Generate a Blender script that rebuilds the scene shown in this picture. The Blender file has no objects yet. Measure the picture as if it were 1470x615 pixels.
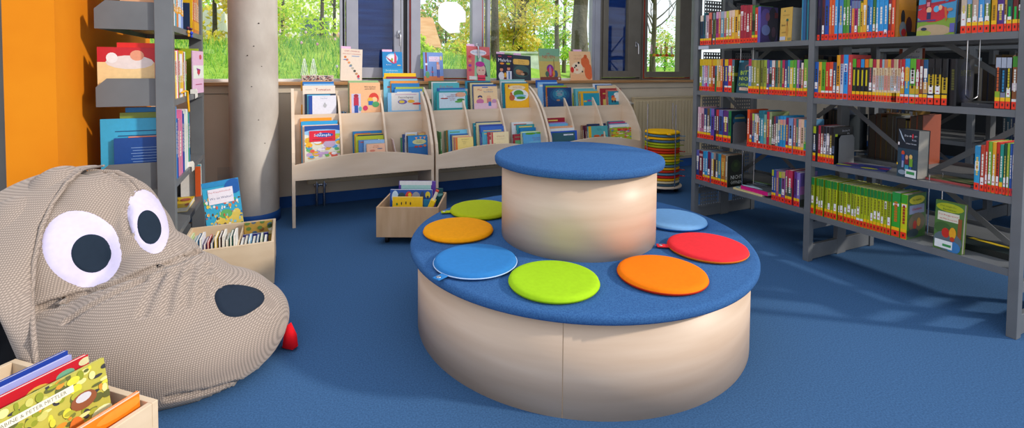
import bpy, bmesh, math, random
from mathutils import Vector, Matrix
from mathutils.bvhtree import BVHTree
random.seed(7)
C = bpy.context.scene.collection
PI = math.pi
# ---------------------------------------------------------------- camera geometry (1470x615 frame)
F_, CX_, CY_ = 690.92, 735.87, 122.44
YAW, PIT, ROL = .4366, .0354, -.0072
def _axes():
    c, s = math.cos(YAW), math.sin(YAW)
    r = Vector((c, -s, 0)); f = Vector((s, c, 0)); d = Vector((0, 0, -1))
    cp, sp = math.cos(PIT), math.sin(PIT)
    f2 = f*cp + d*sp; d2 = -f*sp + d*cp
    cr, sr = math.cos(ROL), math.sin(ROL)
    return r*cr + d2*sr, -r*sr + d2*cr, f2
AR, AD, AF = _axes()
EYE = Vector((0, 0, 1.2))
def ray(x, y): return AR*((x-CX_)/F_) + AD*((y-CY_)/F_) + AF
def atX(x, y, X): d = ray(x, y); return EYE + d*(X/d.x)
def atY(x, y, Y): d = ray(x, y); return EYE + d*(Y/d.y)
def atZ(x, y, Z=0.0): d = ray(x, y); return EYE + d*((Z-1.2)/d.z)
# ---------------------------------------------------------------- colour
def lin(c):
    if isinstance(c, str):
        c = c.lstrip('#'); c = tuple(int(c[i:i+2], 16)/255 for i in (0, 2, 4))
    return tuple((v/12.92 if v <= .04045 else ((v+.055)/1.055)**2.4) for v in c[:3])
NAMED = dict(red='#cc2222', maroon='#7a1828', orange='#e07020', amber='#e0a028', yellow='#e8c828', cream='#e2d2b0', white='#e4e4e8', grey='#8c8c92',
             black='#15171b', navy='#22306a', blue='#2062b0', azure='#2f98d4', turquoise='#4ab0b8', teal='#157078', green='#3c8a3c', lime='#a4bc2c',
             olive='#6f6a30', brown='#7a4a2c', tan='#c09a70', pink='#d070a0', magenta='#b01c78', purple='#56348a', lilac='#9a88c0', salmon='#d88868',
             slate='#4a5a66', lightblue='#8fbde0', mint='#90c0a0')
def cname(h):
    h = h.lstrip('#'); a = [int(h[i:i+2], 16) for i in (0, 2, 4)]
    best = None
    for k, v in NAMED.items():
        b = [int(v[i:i+2], 16) for i in (1, 3, 5)]
        rm = (a[0]+b[0])/2
        d = (2+rm/256)*(a[0]-b[0])**2 + 4*(a[1]-b[1])**2 + (2+(255-rm)/256)*(a[2]-b[2])**2
        if best is None or d < best[0]: best = (d, k)
    return {'lightblue': 'pale-blue'}.get(best[1], best[1])
ONES = 'zeroth first second third fourth fifth sixth seventh eighth ninth tenth eleventh twelfth thirteenth fourteenth fifteenth sixteenth seventeenth eighteenth nineteenth'.split()
TENS = {2: 'twent', 3: 'thirt', 4: 'fort'}
def ordw(n):
    if n < 20: return ONES[n]
    return TENS[n//10]+('ieth' if n % 10 == 0 else 'y-'+ONES[n % 10])
# ---------------------------------------------------------------- materials
MATS = {}
def nt(name, rough=.5, spec=.4, metal=0.0, bump=None, build=None, sheen=0.0):
    m = bpy.data.materials.new(name); m.use_nodes = True
    t = m.node_tree; b = t.nodes['Principled BSDF']
    b.inputs['Roughness'].default_value = rough
    b.inputs['Specular IOR Level'].default_value = spec
    b.inputs['Metallic'].default_value = metal
    if sheen: b.inputs['Sheen Weight'].default_value = sheen
    if build: build(t, b)
    if bump:
        sc, st, dist = bump
        n = t.nodes.new('ShaderNodeTexNoise'); n.inputs['Scale'].default_value = sc; n.inputs['Detail'].default_value = 4
        tc = t.nodes.new('ShaderNodeTexCoord'); t.links.new(tc.outputs['Object'], n.inputs['Vector'])
        bp = t.nodes.new('ShaderNodeBump'); bp.inputs['Strength'].default_value = st; bp.inputs['Distance'].default_value = dist
        t.links.new(n.outputs['Fac'], bp.inputs['Height']); t.links.new(bp.outputs['Normal'], b.inputs['Normal'])
    MATS[name] = m
    return m
def two_tone(c1, c2, scale=(8, 8, 8), detail=4, lo=.35, hi=.65, coord='Object', rot=(0, 0, 0)):
    def f(t, b):
        tc = t.nodes.new('ShaderNodeTexCoord'); mp = t.nodes.new('ShaderNodeMapping'); mp.inputs['Scale'].default_value = scale
        mp.inputs['Rotation'].default_value = rot
        n = t.nodes.new('ShaderNodeTexNoise'); n.inputs['Scale'].default_value = 1; n.inputs['Detail'].default_value = detail
        r = t.nodes.new('ShaderNodeValToRGB')
        r.color_ramp.elements[0].position = lo; r.color_ramp.elements[1].position = hi
        r.color_ramp.elements[0].color = (*lin(c1), 1); r.color_ramp.elements[1].color = (*lin(c2), 1)
        t.links.new(tc.outputs[coord], mp.inputs['Vector']); t.links.new(mp.outputs['Vector'], n.inputs['Vector'])
        t.links.new(n.outputs['Fac'], r.inputs['Fac']); t.links.new(r.outputs['Color'], b.inputs['Base Color'])
    return f
def attr_col(t, b):
    a = t.nodes.new('ShaderNodeAttribute'); a.attribute_name = 'Col'
    tc = t.nodes.new('ShaderNodeTexCoord')
    n = t.nodes.new('ShaderNodeTexNoise'); n.inputs['Scale'].default_value = 60; n.inputs['Detail'].default_value = 3
    t.links.new(tc.outputs['Object'], n.inputs['Vector'])
    mr = t.nodes.new('ShaderNodeMapRange'); mr.inputs['To Min'].default_value = .9; mr.inputs['To Max'].default_value = 1.1
    t.links.new(n.outputs['Fac'], mr.inputs['Value'])
    mx = t.nodes.new('ShaderNodeVectorMath'); mx.operation = 'SCALE'
    t.links.new(a.outputs['Color'], mx.inputs[0]); t.links.new(mr.outputs['Result'], mx.inputs['Scale'])
    t.links.new(mx.outputs['Vector'], b.inputs['Base Color'])
nt('print', .42, .4, build=attr_col)
nt('matt', .85, .15, build=attr_col)
def leafy(t, b):
    attr_col(t, b); o = t.nodes['Material Output']; tr = t.nodes.new('ShaderNodeBsdfTranslucent'); mx = t.nodes.new('ShaderNodeMixShader'); mx.inputs['Fac'].default_value = .5
    src = b.inputs['Base Color'].links[0].from_socket
    t.links.new(src, tr.inputs['Color']); t.links.new(b.outputs[0], mx.inputs[1]); t.links.new(tr.outputs[0], mx.inputs[2]); t.links.new(mx.outputs[0], o.inputs['Surface'])
nt('foliage', .6, .2, build=leafy)
nt('carpet', .97, .05, build=two_tone('#38587e', '#446892', (160, 160, 160), 6), bump=(420, .5, .003))
def felt(c1, c2): return two_tone(c1, c2, (200, 200, 200), 5)
nt('felt', .97, .05, build=felt('#33588a', '#416c9e'), bump=(380, .5, .003))
nt('maple', .42, .35, build=two_tone('#d6bda2', '#e6d2bc', (1.6, 1.6, 9), 6, .3, .72), bump=(70, .05, .001))
nt('maple_flat', .42, .35, build=two_tone('#ccae92', '#dec5ad', (1.3, 1.3, 13), 8, .3, .72), bump=(70, .05, .001))
nt('crate_wood', .5, .3, build=two_tone('#c09a72', '#d2b08a', (18, 5, 3), 6, .3, .72), bump=(70, .05, .001))
nt('crate_pale', .5, .3, build=two_tone('#cdb494', '#dcc6a8', (6, 6, 12), 6, .3, .72), bump=(70, .05, .001))
nt('steel', .42, .4, build=two_tone('#64676a', '#6c6f72', (6, 6, 6), 3), bump=(300, .03, .001))
nt('chrome', .25, .5, 1.0, build=two_tone('#b8b8bc', '#c8c8cc', (6, 6, 6), 3))
nt('orange_paint', .8, .2, build=two_tone('#d67c0a', '#de8610', (3, 3, 3), 3), bump=(160, .12, .002))
nt('beige_paint', .75, .2, build=two_tone('#cbbda8', '#d2c5b1', (3, 3, 3), 3), bump=(160, .1, .001))
nt('radiator_paint', .45, .4, build=two_tone('#c9b48e', '#d0bc98', (3, 3, 3), 3))
nt('grey_paint', .8, .2, build=two_tone('#6d6d6a', '#777773', (3, 3, 3), 3))
nt('dark_paint', .8, .2, build=two_tone('#24282c', '#2c3034', (3, 3, 3), 3))
nt('blue_skirting', .6, .3, build=two_tone('#174a8c', '#1c539a', (5, 5, 5), 3))
nt('sill_wood', .35, .4, build=two_tone('#a8794a', '#bf9060', (3, 30, 30), 5))
nt('concrete', .85, .15, build=two_tone('#b0a69c', '#c6beb4', (5, 5, 3), 8, .35, .7), bump=(45, .2, .004))
nt('frame_metal', .4, .4, build=two_tone('#9899a4', '#a0a1ac', (6, 6, 6), 3))
nt('frame_brown', .4, .4, build=two_tone('#6a645a', '#726c62', (6, 6, 6), 3))  # same paint as the grey frames, with shade put into the colour
nt('gasket_red', .5, .3, build=two_tone('#9c2a1c', '#a83222', (6, 6, 6), 3))
nt('black_plastic', .5, .3, build=two_tone('#101014', '#17171b', (6, 6, 6), 3))
nt('blind', .35, .5, build=two_tone('#1a3a88', '#2450a8', (2, 2, 30), 2))
nt('house_wall', .9, .1, build=two_tone('#e4dcd0', '#eee8de', (1, 1, 1), 3))
nt('roof_tile', .9, .1, build=two_tone('#ecac84', '#f8c4a0', (2, 2, 12), 4))
nt('stone', .95, .1, build=two_tone('#98a49c', '#ccd4ca', (2.5, 2.5, 5), 8), bump=(8, .5, .03))
nt('bark', .95, .1, build=two_tone('#4a4438', '#6c6454', (9, 9, 1.5), 8), bump=(14, .8, .05))
nt('grass', .9, .1, build=two_tone('#80b03c', '#aed058', (1.2, 1.2, 1.2), 8), bump=(20, .8, .05))
nt('paper', .7, .2, build=two_tone('#f2f2f0', '#fafafa', (6, 6, 6), 3))
def cord(t, b):
    tc = t.nodes.new('ShaderNodeTexCoord')
    hs = []
    for i, rot in enumerate(((0, 0, .35), (0, PI/2, 0))):
        mp = t.nodes.new('ShaderNodeMapping'); mp.inputs['Rotation'].default_value = rot
        w = t.nodes.new('ShaderNodeTexWave'); w.inputs['Scale'].default_value = 46 if i == 0 else 50; w.inputs['Distortion'].default_value = .3
        w.inputs['Detail'].default_value = 1
        t.links.new(tc.outputs['Object'], mp.inputs['Vector']); t.links.new(mp.outputs['Vector'], w.inputs['Vector']); hs.append(w)
    m = t.nodes.new('ShaderNodeMath'); m.operation = 'MULTIPLY'
    t.links.new(hs[0].outputs['Fac'], m.inputs[0]); t.links.new(hs[1].outputs['Fac'], m.inputs[1])
    r = t.nodes.new('ShaderNodeValToRGB'); r.color_ramp.elements[0].color = (*lin('#877a70'), 1); r.color_ramp.elements[1].color = (*lin('#b4a396'), 1)
    r.color_ramp.elements[1].position = .55
    t.links.new(m.outputs[0], r.inputs['Fac']); t.links.new(r.outputs['Color'], b.inputs['Base Color'])
    bp = t.nodes.new('ShaderNodeBump'); bp.inputs['Strength'].default_value = .4; bp.inputs['Distance'].default_value = .003
    t.links.new(m.outputs[0], bp.inputs['Height']); t.links.new(bp.outputs['Normal'], b.inputs['Normal'])
nt('waffle_cord', .92, .1, build=cord, sheen=.2)
def glassf(name, tint=(1, 1, 1), refl=.06):
    m = bpy.data.materials.new(name); m.use_nodes = True; t = m.node_tree; t.nodes.clear()
    o = t.nodes.new('ShaderNodeOutputMaterial'); a = t.nodes.new('ShaderNodeBsdfTransparent'); g = t.nodes.new('ShaderNodeBsdfGlossy')
    a.inputs['Color'].default_value = (*tint, 1); g.inputs['Roughness'].default_value = .02
    fr = t.nodes.new('ShaderNodeMath'); fr.operation = 'MULTIPLY_ADD'; lw = t.nodes.new('ShaderNodeLayerWeight'); lw.inputs['Blend'].default_value = .5
    pw = t.nodes.new('ShaderNodeMath'); pw.operation = 'POWER'; pw.inputs[1].default_value = 4
    t.links.new(lw.outputs['Facing'], pw.inputs[0]); t.links.new(pw.outputs[0], fr.inputs[0]); fr.inputs[1].default_value = .5; fr.inputs[2].default_value = .03
    mx = t.nodes.new('ShaderNodeMixShader')
    t.links.new(fr.outputs[0], mx.inputs['Fac']); t.links.new(a.outputs[0], mx.inputs[1]); t.links.new(g.outputs[0], mx.inputs[2]); t.links.new(mx.outputs[0], o.inputs['Surface'])
    MATS[name] = m
glassf('glass', (.97, 1, .99))
glassf('acrylic', (.9, .9, .9))
# ---------------------------------------------------------------- mesh builder
_glyph = {}
def glyphs(s):
    if s not in _glyph:
        cu = bpy.data.curves.new('lettering', 'FONT'); cu.body = s; cu.resolution_u = 1
        o = bpy.data.objects.new('lettering', cu); C.objects.link(o)
        bpy.context.view_layer.update()
        me = bpy.data.meshes.new_from_object(o.evaluated_get(bpy.context.evaluated_depsgraph_get()))
        vs = [(v.co.x, v.co.y) for v in me.vertices]; fs = [list(p.vertices) for p in me.polygons]
        bpy.data.objects.remove(o); bpy.data.meshes.remove(me); bpy.data.curves.remove(cu)
        xs = [v[0] for v in vs]; ys = [v[1] for v in vs]
        x0, x1, y0, y1 = min(xs), max(xs), min(ys), max(ys)
        _glyph[s] = ([((x-x0), (y-y0)) for x, y in vs], fs, x1-x0, y1-y0)
    return _glyph[s]
class MB:
    def __init__(s): s.v = []; s.f = []; s.c = []; s.sm = []; s.M = Matrix()
    def add(s, vs, fs, col=(.5, .5, .5), smooth=False):
        if isinstance(col, str): col = lin(col)
        n = len(s.v); s.v += [tuple(s.M @ Vector(p)) for p in vs]
        for f in fs: s.f.append([i+n for i in f]); s.c.append(col); s.sm.append(smooth)
        return s
    def box(s, x0, x1, y0, y1, z0, z1, col='#888888'):
        v = [(x, y, z) for x in (x0, x1) for y in (y0, y1) for z in (z0, z1)]
        return s.add(v, [(0, 1, 3, 2), (4, 6, 7, 5), (0, 4, 5, 1), (2, 3, 7, 6), (0, 2, 6, 4), (1, 5, 7, 3)], col)
    def bbox(s, x0, x1, y0, y1, z0, z1, b=.002, col='#888888'):     # box with chamfered edges
        bm = bmesh.new(); bmesh.ops.create_cube(bm, size=1)
        for v in bm.verts: v.co = Vector((x0+(v.co.x+.5)*(x1-x0), y0+(v.co.y+.5)*(y1-y0), z0+(v.co.z+.5)*(z1-z0)))
        bmesh.ops.bevel(bm, geom=bm.edges[:], offset=b, segments=2, affect='EDGES', profile=.5)
        bm.verts.ensure_lookup_table()
        s.add([v.co[:] for v in bm.verts], [[v.index for v in f.verts] for f in bm.faces], col); bm.free(); return s
    def prism(s, poly, a0, a1, axis='x', col='#888888', smooth=False):     # poly extruded along an axis
        n = len(poly)
        def P(p, a): return {'x': (a, p[0], p[1]), 'y': (p[0], a, p[1]), 'z': (p[0], p[1], a)}[axis]
        vs = [P(p, a0) for p in poly]+[P(p, a1) for p in poly]
        fs = [list(range(n))[::-1], list(range(n, 2*n))]
        s.add(vs, fs, col)
        return s.add(vs, [(i, (i+1) % n, n+(i+1) % n, n+i) for i in range(n)], col, smooth)
    def tube(s, pts, r, n=8, col='#888888', closed=False):
        pts = [Vector(p) for p in pts]; vs = []; fs = []; m = len(pts)
        rr = r if isinstance(r, (list, tuple)) else [r]*m
        up = None
        for i, p in enumerate(pts):
            d = (pts[min(i+1, m-1)]-pts[max(i-1, 0)]).normalized()
            if up is None: up = d.orthogonal().normalized()
            up = (up-d*up.dot(d)).normalized(); w = d.cross(up)
            vs += [p+(up*math.cos(2*PI*k/n)+w*math.sin(2*PI*k/n))*rr[i] for k in range(n)]
        for i in range(m-1):
            for k in range(n): fs.append((i*n+k, i*n+(k+1) % n, (i+1)*n+(k+1) % n, (i+1)*n+k))
        s.add(vs, fs, col, True); return s.add(vs, [list(range(n))[::-1], list(range((m-1)*n, m*n))], col)
    def lathe(s, prof, n=48, col='#888888', cx=0, cy=0, smooth=True):
        vs = []; fs = []; m = len(prof)
        for k in range(n):
            a = 2*PI*k/n
            vs += [(cx+r*math.cos(a), cy+r*math.sin(a), z) for r, z in prof]
        for k in range(n):
            for i in range(m-1): fs.append((k*m+i, ((k+1) % n)*m+i, ((k+1) % n)*m+i+1, k*m+i+1))
        return s.add(vs, fs, col, smooth)
    def ell(s, c, r, n=16, m=10, col='#888888', rot=None):
        vs = []; fs = []
        for j in range(m+1):
            t = PI*j/m
            for i in range(n):
                p = 2*PI*i/n; q = Vector((r[0]*math.sin(t)*math.cos(p), r[1]*math.sin(t)*math.sin(p), r[2]*math.cos(t)))
                if rot: q = rot @ q
                vs.append(tuple(Vector(c)+q))
        for j in range(m):
            for i in range(n): fs.append((j*n+i, (j+1)*n+i, (j+1)*n+(i+1) % n, j*n+(i+1) % n))
        return s.add(vs, fs, col, True)
    def art(s, o, u, v, W, H, items, eps=.0003):   # printed shapes on the plane o + a*u + b*v
        o, u, v = Vector(o), Vector(u), Vector(v); nrm = u.cross(v).normalized(); k = 1; eps = min(eps, .0035/max(1, len(items)))
        cl = lambda a, hi: max(0., min(hi, a))
        for it in items:
            off = nrm*eps*k; k += 1; kind = it[0]
            if kind == 'r':
                _, a, b, c, d, col = it; pts = [(a*W, b*H), (c*W, b*H), (c*W, d*H), (a*W, d*H)]
            elif kind == 'e':
                _, a, b, c, d, col = it; pts = [(cl((a+c*math.cos(2*PI*i/14))*W, W), cl((b+d*math.sin(2*PI*i/14))*H, H)) for i in range(14)]
            elif kind == 'p': _, pp, col = it; pts = [(a*W, b*H) for a, b in pp]
            elif kind == 't':
                _, txt, a, b, hh, col = it[:6]; mw = it[6] if len(it) > 6 else .9
                gv, gf, gw, gh = glyphs(txt); sc = min(hh*H/gh, mw*W/gw); sx = sc
                if gw*sc < mw*W*.8 and len(it) > 7: sx = mw*W/gw
                s.add([o+off+u*(a*W+(x-gw/2)*sx)+v*(b*H+(y-gh/2)*sc) for x, y in gv], gf, col); continue
            s.add([o+off+u*a+v*b for a, b in pts], [list(range(len(pts)))], col)
        return s
    def build(s, name, mat, parent=None, loc=None, rot=None):
        me = bpy.data.meshes.new(name); me.from_pydata([tuple(v) for v in s.v], [], s.f); me.update()
        me.materials.append(MATS[mat])
        at = me.color_attributes.new('Col', 'FLOAT_COLOR', 'CORNER')
        data = []
        for p, c in zip(me.polygons, s.c): data += list((c[0], c[1], c[2], 1.0))*p.loop_total
        at.data.foreach_set('color', data)
        me.polygons.foreach_set('use_smooth', s.sm)
        o = bpy.data.objects.new(name, me); C.objects.link(o)
        if parent: o.parent = parent
        if loc: o.location = loc
        if rot is not None: o.rotation_euler = rot
        return o
def tag(o, label, cat=None, group=None, kind=None):
    if label:
        o['label'] = label
        if not 4 <= len(label.split()) <= 16: print('LABELLEN', label)
    if cat: o['category'] = cat
    if group: o['group'] = group
    if kind: o['kind'] = kind
    return o
def empty(name, loc=(0, 0, 0), rz=0):
    o = bpy.data.objects.new(name, None); C.objects.link(o); o.location = loc; o.rotation_euler = (0, 0, rz); o.empty_display_size = .05; return o
def struct(mb, name, mat, label, cat='wall', parent=None):
    o = mb.build(name, mat, parent); return tag(o, label, cat, kind='structure')
# ---------------------------------------------------------------- books
PAGE = '#e9e2d2'
def book(t, h, d, col, loc, rz=0, tilt=0, spine='', top=None, mid=None, title=None, front=None, back=None, name='book', sticker=None, roll=0, hard=False, pages=None):
    """spine faces local -x, front cover local -y, thickness along +y. returns the cover object with parts."""
    b = min(.0022, t*.2); m = MB(); g = .0015
    if hard: g = .003
    m.box(0, d, 0, b, 0, h, col); m.box(0, d, t-b, t, 0, h, col); m.box(0, b, b, t-b, 0, h, col)
    m.prism([(0, .0), (-.0014, t*.25), (-.0014, t*.75), (0, t)], 0, h, 'z', col)
    W = t; u = (0, -1, 0); o = (-.0015, t, 0)
    it = []
    if top: it.append(('r', .02, .80, .98, 1, top))
    if mid: it.append(('r', .02, mid[1], .98, mid[2], mid[0]))
    if title:
        if isinstance(title, tuple): it.append(('r', .3, .36, .7, .74, title[0]))
        else:
            # lettering reads as a broken stripe down the spine
            z = .34
            while z < .76:
                l = random.choice((.035, .05, .07)); it.append(('r', .32, z, .68, z+l, title)); z += l+.012
    if it: m.art(o, u, (0, 0, 1), W, h, it, .0002)
    if front: m.art((0, 0, 0), (1, 0, 0), (0, 0, 1), d, h, front)
    if back: m.art((d, t, 0), (-1, 0, 0), (0, 0, 1), d, h, back)
    ob = m.build(name, 'print')
    ob.location = loc; ob.rotation_euler = (tilt, roll, rz)
    p = MB(); p.box(b, d-g, b, t-b, g, h-g, pages or PAGE); p.build('pages', 'print', ob)
    if spine:
        l = MB(); lo = (-.0017, t, 0)
        zr = .036/h; zy = .053/h
        its = [('r', .04, .01, .96, zr, '#ee3418')]
        if spine == 'Y': its.append(('r', .04, zr, .96, zy, '#f2bd10'))
        if spine == 'W': its.append(('r', .04, zr, .96, zr+.012/h, '#e8e6e0'))
        its.append(('r', .38, zr*.38, .62, zr*.72, '#30100c'))
        l.art(lo, u, (0, 0, 1), W, h, its, .0003); l.build('spine_label', 'print', ob)
    if sticker:
        l = MB(); l.art((-.0018, t, 0), u, (0, 0, 1), W, h, [('r', .15, sticker[0], .85, sticker[1], '#ece8e6'), ('e', .5, (sticker[0]+sticker[1])/2-.03, .22, .012, '#b01820')], .0004)
        l.build('sticker', 'print', ob)
    return ob
# ================================================================ the room
m = MB(); m.box(-3.2, 8.5, -1.5, 4.49, -.05, 0); struct(m, 'floor', 'carpet', 'blue needle-felt carpet covering the library floor', 'floor')
SILL = 1.07
m = MB(); m.box(-.95, 8.5, 4.49, 4.78, 0, SILL-.03)
struct(m, 'wall_back', 'beige_paint', 'beige parapet wall under the windows behind the wooden book racks', 'wall')
m = MB(); m.box(-.95, 8.5, 4.484, 4.4905, .975, .979); struct(m, 'trim_1', 'grey_paint', 'thin dark joint line in the beige wall just below the window sill', 'trim')
m = MB(); m.bbox(-.95, 8.5, 4.455, 4.79, SILL-.028, SILL, .004); struct(m, 'trim_2', 'sill_wood', 'brown wooden window sill running along the back wall', 'window sill')
m = MB(); m.box(-.95, 8.5, 4.478, 4.49, 0, .095); struct(m, 'baseboard_back', 'blue_skirting', 'bright blue carpet skirting along the foot of the window wall', 'baseboard')
m = MB(); m.box(-1.125, -.95, 2.84, 4.49, 0, 2.6); struct(m, 'wall_left', 'orange_paint', 'bright orange wall behind the grey shelf on the left', 'wall')
m = MB(); m.box(-3.2, -1.127, 2.90, 3.0, 0, 2.6); struct(m, 'wall_left_far', 'grey_paint', 'dark wall at the far left edge beyond the orange wall', 'wall')
m = MB(); m.box(8.5, 8.6, -1.5, 4.8, 0, 2.6); struct(m, 'wall_right', 'dark_paint', 'wall beyond the bookcases on the right', 'wall')
# windows ------------------------------------------------------------------
WY = 4.66; TOP = 2.35
m = MB(); m.box(-1.2, 8.5, WY-.04, WY+.14, TOP, 2.62); struct(m, 'wall_back_lintel', 'beige_paint', 'wall band over the windows', 'wall')
def xw(px, y=60): return atY(px, y, WY-.03).x
def fixed_pane(n, xa, xb, mat, label):
    m = MB(); t = .035
    m.box(xa-t, xa, WY-.03, WY+.04, SILL, TOP); m.box(xb, xb+t*.95, WY-.03, WY+.04, SILL, TOP); m.box(xa, xb, WY-.03, WY+.04, TOP-.05, TOP)
    f = struct(m, 'window_%d' % n, mat, label, 'window')
    b = MB(); b.box(xa, xb, WY-.03, WY+.04, SILL+.0005, SILL+.022); b.build('bottom_rail', 'paper', f)
    g = MB(); g.box(xa, xb, WY+.015, WY+.02, SILL+.022, TOP-.05); g.build('glass', 'glass', f)
    return f
def casement(n, xo, xa, xb, xe, zb, mat, label, blind=False, red=False, handle=False):
    """outer frame xo..xe, glass xa..xb"""
    m = MB(); t = .022
    m.box(xo, xo+t, WY-.03, WY+.05, SILL, TOP); m.box(xe-t, xe, WY-.03, WY+.05, SILL, TOP); m.box(xo+t, xe-t, WY-.03, WY+.05, SILL, SILL+.016); m.box(xo+t, xe-t, WY-.03, WY+.05, TOP-.03, TOP)
    f = struct(m, 'window_%d' % n, mat, label, 'window')
    s = MB(); a, b = xo+t+.008, xe-t-.008
    s.bbox(a, xa, WY-.05, WY+.03, SILL+.03, TOP-.04, .004); s.bbox(xb, b, WY-.05, WY+.03, SILL+.03, TOP-.04, .004)
    s.box(xa, xb, WY-.05, WY+.03, SILL+.03, zb); s.box(xa, xb, WY-.05, WY+.03, TOP-.12, TOP-.04); s.build('sash', mat, f)
    g = MB(); g.box(xa, xb, WY-.012, WY-.007, zb, TOP-.12); g.build('glass', 'glass', f)
    r = MB(); rr = WY-.032
    r.box(xo+t, xe-t, rr, rr+.02, SILL+.016, SILL+.028)
    if red: r.box(xo+t-.004, xo+t+.009, rr-.004, rr+.02, SILL+.016, TOP-.03); r.box(xe-t-.009, xe-t+.004, rr-.004, rr+.02, SILL+.016, TOP-.03)
    r.build('gasket', 'gasket_red' if red else 'black_plastic', f)
    if blind:
        q = MB(); z = zb-.01
        while z < TOP-.13:
            q.add([(xa, WY+.006, z+.021), (xb, WY+.006, z+.021), (xb, WY+.022, z), (xa, WY+.022, z)], [(0, 1, 2, 3)], '#16305a')
            z += .022
        q.box(xa, xb, WY+.028, WY+.034, zb-.01, TOP-.12)
        q.build('blind', 'blind', f)
    if handle:
        h = MB(); hx, hz = handle; h.bbox(hx-.014, hx+.014, WY-.062, WY-.05, hz-.04, hz+.03, .004)
        h.tube([(hx, WY-.06, hz), (hx, WY-.095, hz), (hx+.004, WY-.1, hz-.03), (hx+.004, WY-.1, hz-.12)], .009)
        h.build('handle', 'chrome', f)
    return f
fixed_pane(1, -.9, xw(488.5), 'frame_metal', 'large clear window pane behind the concrete column')
casement(2, xw(492), xw(514), xw(565), xw(579), 1.197, 'frame_metal', 'narrow grey sash with dark blue glass left of the clear sash', blind=True, handle=(xw(572), 1.52))
m = MB(); m.box(xw(579)+.002, xw(585)-.002, WY-.02, WY+.05, SILL, TOP); struct(m, 'trim_3', 'black_plastic', 'dark joint between the two grey window sashes', 'trim')
casement(3, xw(585), xw(603), xw(677), xw(695), 1.188, 'frame_metal', 'clear grey sash with red seals and a white paper sticker', red=True, handle=(xw(683), 1.42))
fixed_pane(4, xw(704), xw(850), 'frame_metal', 'wide clear window pane with tree trunks outside')
m = MB(); m.box(xw(850)+.034, xw(861), WY-.04, WY+.05, SILL, TOP); struct(m, 'trim_4', 'frame_metal', 'pale window mullion right of the widest pane', 'trim')
casement(5, xw(862), xw(870)+.02, xw(901), xw(921), 1.176, 'frame_brown', 'brown-grey sash with dark blue glass and a white handle', blind=True, handle=(xw(911), 1.50))  # grey frame paint; the brown is shade put into the colour
casement(6, xw(922), xw(928), xw(974), xw(992), 1.17, 'frame_brown', 'clear brown-grey sash with red seals beside the steel bookcase', red=True)  # grey frame paint; the brown is shade put into the colour
fixed_pane(7, xw(1000), 5.32, 'frame_metal', 'window behind the far end of the steel bookcase')
m = MB(); m.box(5.34, 8.5, WY-.04, WY+.1, SILL, TOP); struct(m, 'wall_back_panel', 'dark_paint', 'dark wall panel beside the last window, behind the steel bookcases', 'wall')
m = MB(); m.box(3.64, 8.5, .2, 4.8, 2.62, 2.7); struct(m, 'ceiling', 'grey_paint', 'low ceiling over the bookstacks on the right', 'ceiling')  # unseen slab over part of the room, added to darken the bookstacks
# white cut paper on the pane of window 3
def onwin(pxs, y=WY-.014): return [(lambda p: (p.x, p.z))(atY(a, b, y)) for a, b in pxs]
m = MB(); pts = onwin([(632, 5), (640, 2), (655, 3), (662, 8), (668.5, 17), (668.5, 32), (660, 32.5), (659.5, 47), (645, 48), (634, 39), (629, 32), (629, 14)])
m.prism(pts, WY-.0135, WY-.0125, 'y'); tag(m.build('paper_cutout', 'paper'), 'white speech-bubble paper cutout stuck on the clear window sash', 'sticker')
# spring garland sticker on window 6
m = MB(); zc = atY(950, 79, WY-.013).z
for px, col, kind in ((935, '#e8b8c8', 'b'), (942, '#8ac83a', 'f'), (949, '#f0b8a0', 'b'), (957, '#f0c830', 'f'), (964, '#e8d8d8', 'f')):
    x = atY(px, 75, WY-.013).x
    m.art((x-.03, WY-.0134, zc), (1, 0, 0), (0, 0, 1), .06, .13, [('e', .5, .25, .3, .22, col), ('e', .5, .58, .24, .17, col)] +
          ([('e', .38, .84, .08, .15, col), ('e', .62, .84, .08, .15, col)] if kind == 'b' else [('e', .3, .74, .12, .08, '#e05060'), ('e', .7, .74, .12, .08, '#e05060')]) +
          [('e', .42, .6, .04, .02, '#201810'), ('e', .58, .6, .04, .02, '#201810')])
x0 = atY(931, 79, WY).x; x1 = atY(967, 79, WY).x
m.art((x0, WY-.0137, zc-.03), (1, 0, 0), (0, 0, 1), x1-x0, .05, [('r', 0, .2, 1, .75, '#e08040')]+[('e', .08+.12*i, .5+.1*(i % 2), .05, .35, ('#70b030', '#f0c020', '#d84030')[i % 3]) for i in range(8)])
tag(m.build('window_garland', 'print'), 'colourful spring figure sticker on the window next to the bookcase', 'sticker')
# ---------------------------------------------------------------- column
m = MB(); m.lathe([(.17, 0.0), (.17, 2.6)], 64, cx=-.24, cy=4.215)
col = m.build('concrete_column', 'concrete'); tag(col, 'round bare concrete column between the grey shelf and the wooden racks', 'column', kind='structure')
m = MB(); m.lathe([(.171, 0), (.178, 0), (.178, .075), (.171, .078)], 64, cx=-.24, cy=4.215); m.build('skirting', 'blue_skirting', col)
m = MB()
for a, z, s in ((-1.3, 1.52, .006), (-1.5, 1.35, .005), (-1.2, 1.2, .004), (-1.75, 1.28, .005), (-1.35, .8, .004), (-1.6, 1.05, .004), (-1.1, .62, .004)):
    m.ell((-.24+.1705*math.cos(a), 4.215+.1705*math.sin(a), z), (s, s, s*.8), 8, 6, '#4c4640')
m.build('pock_mark', 'matt', col)
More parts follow.
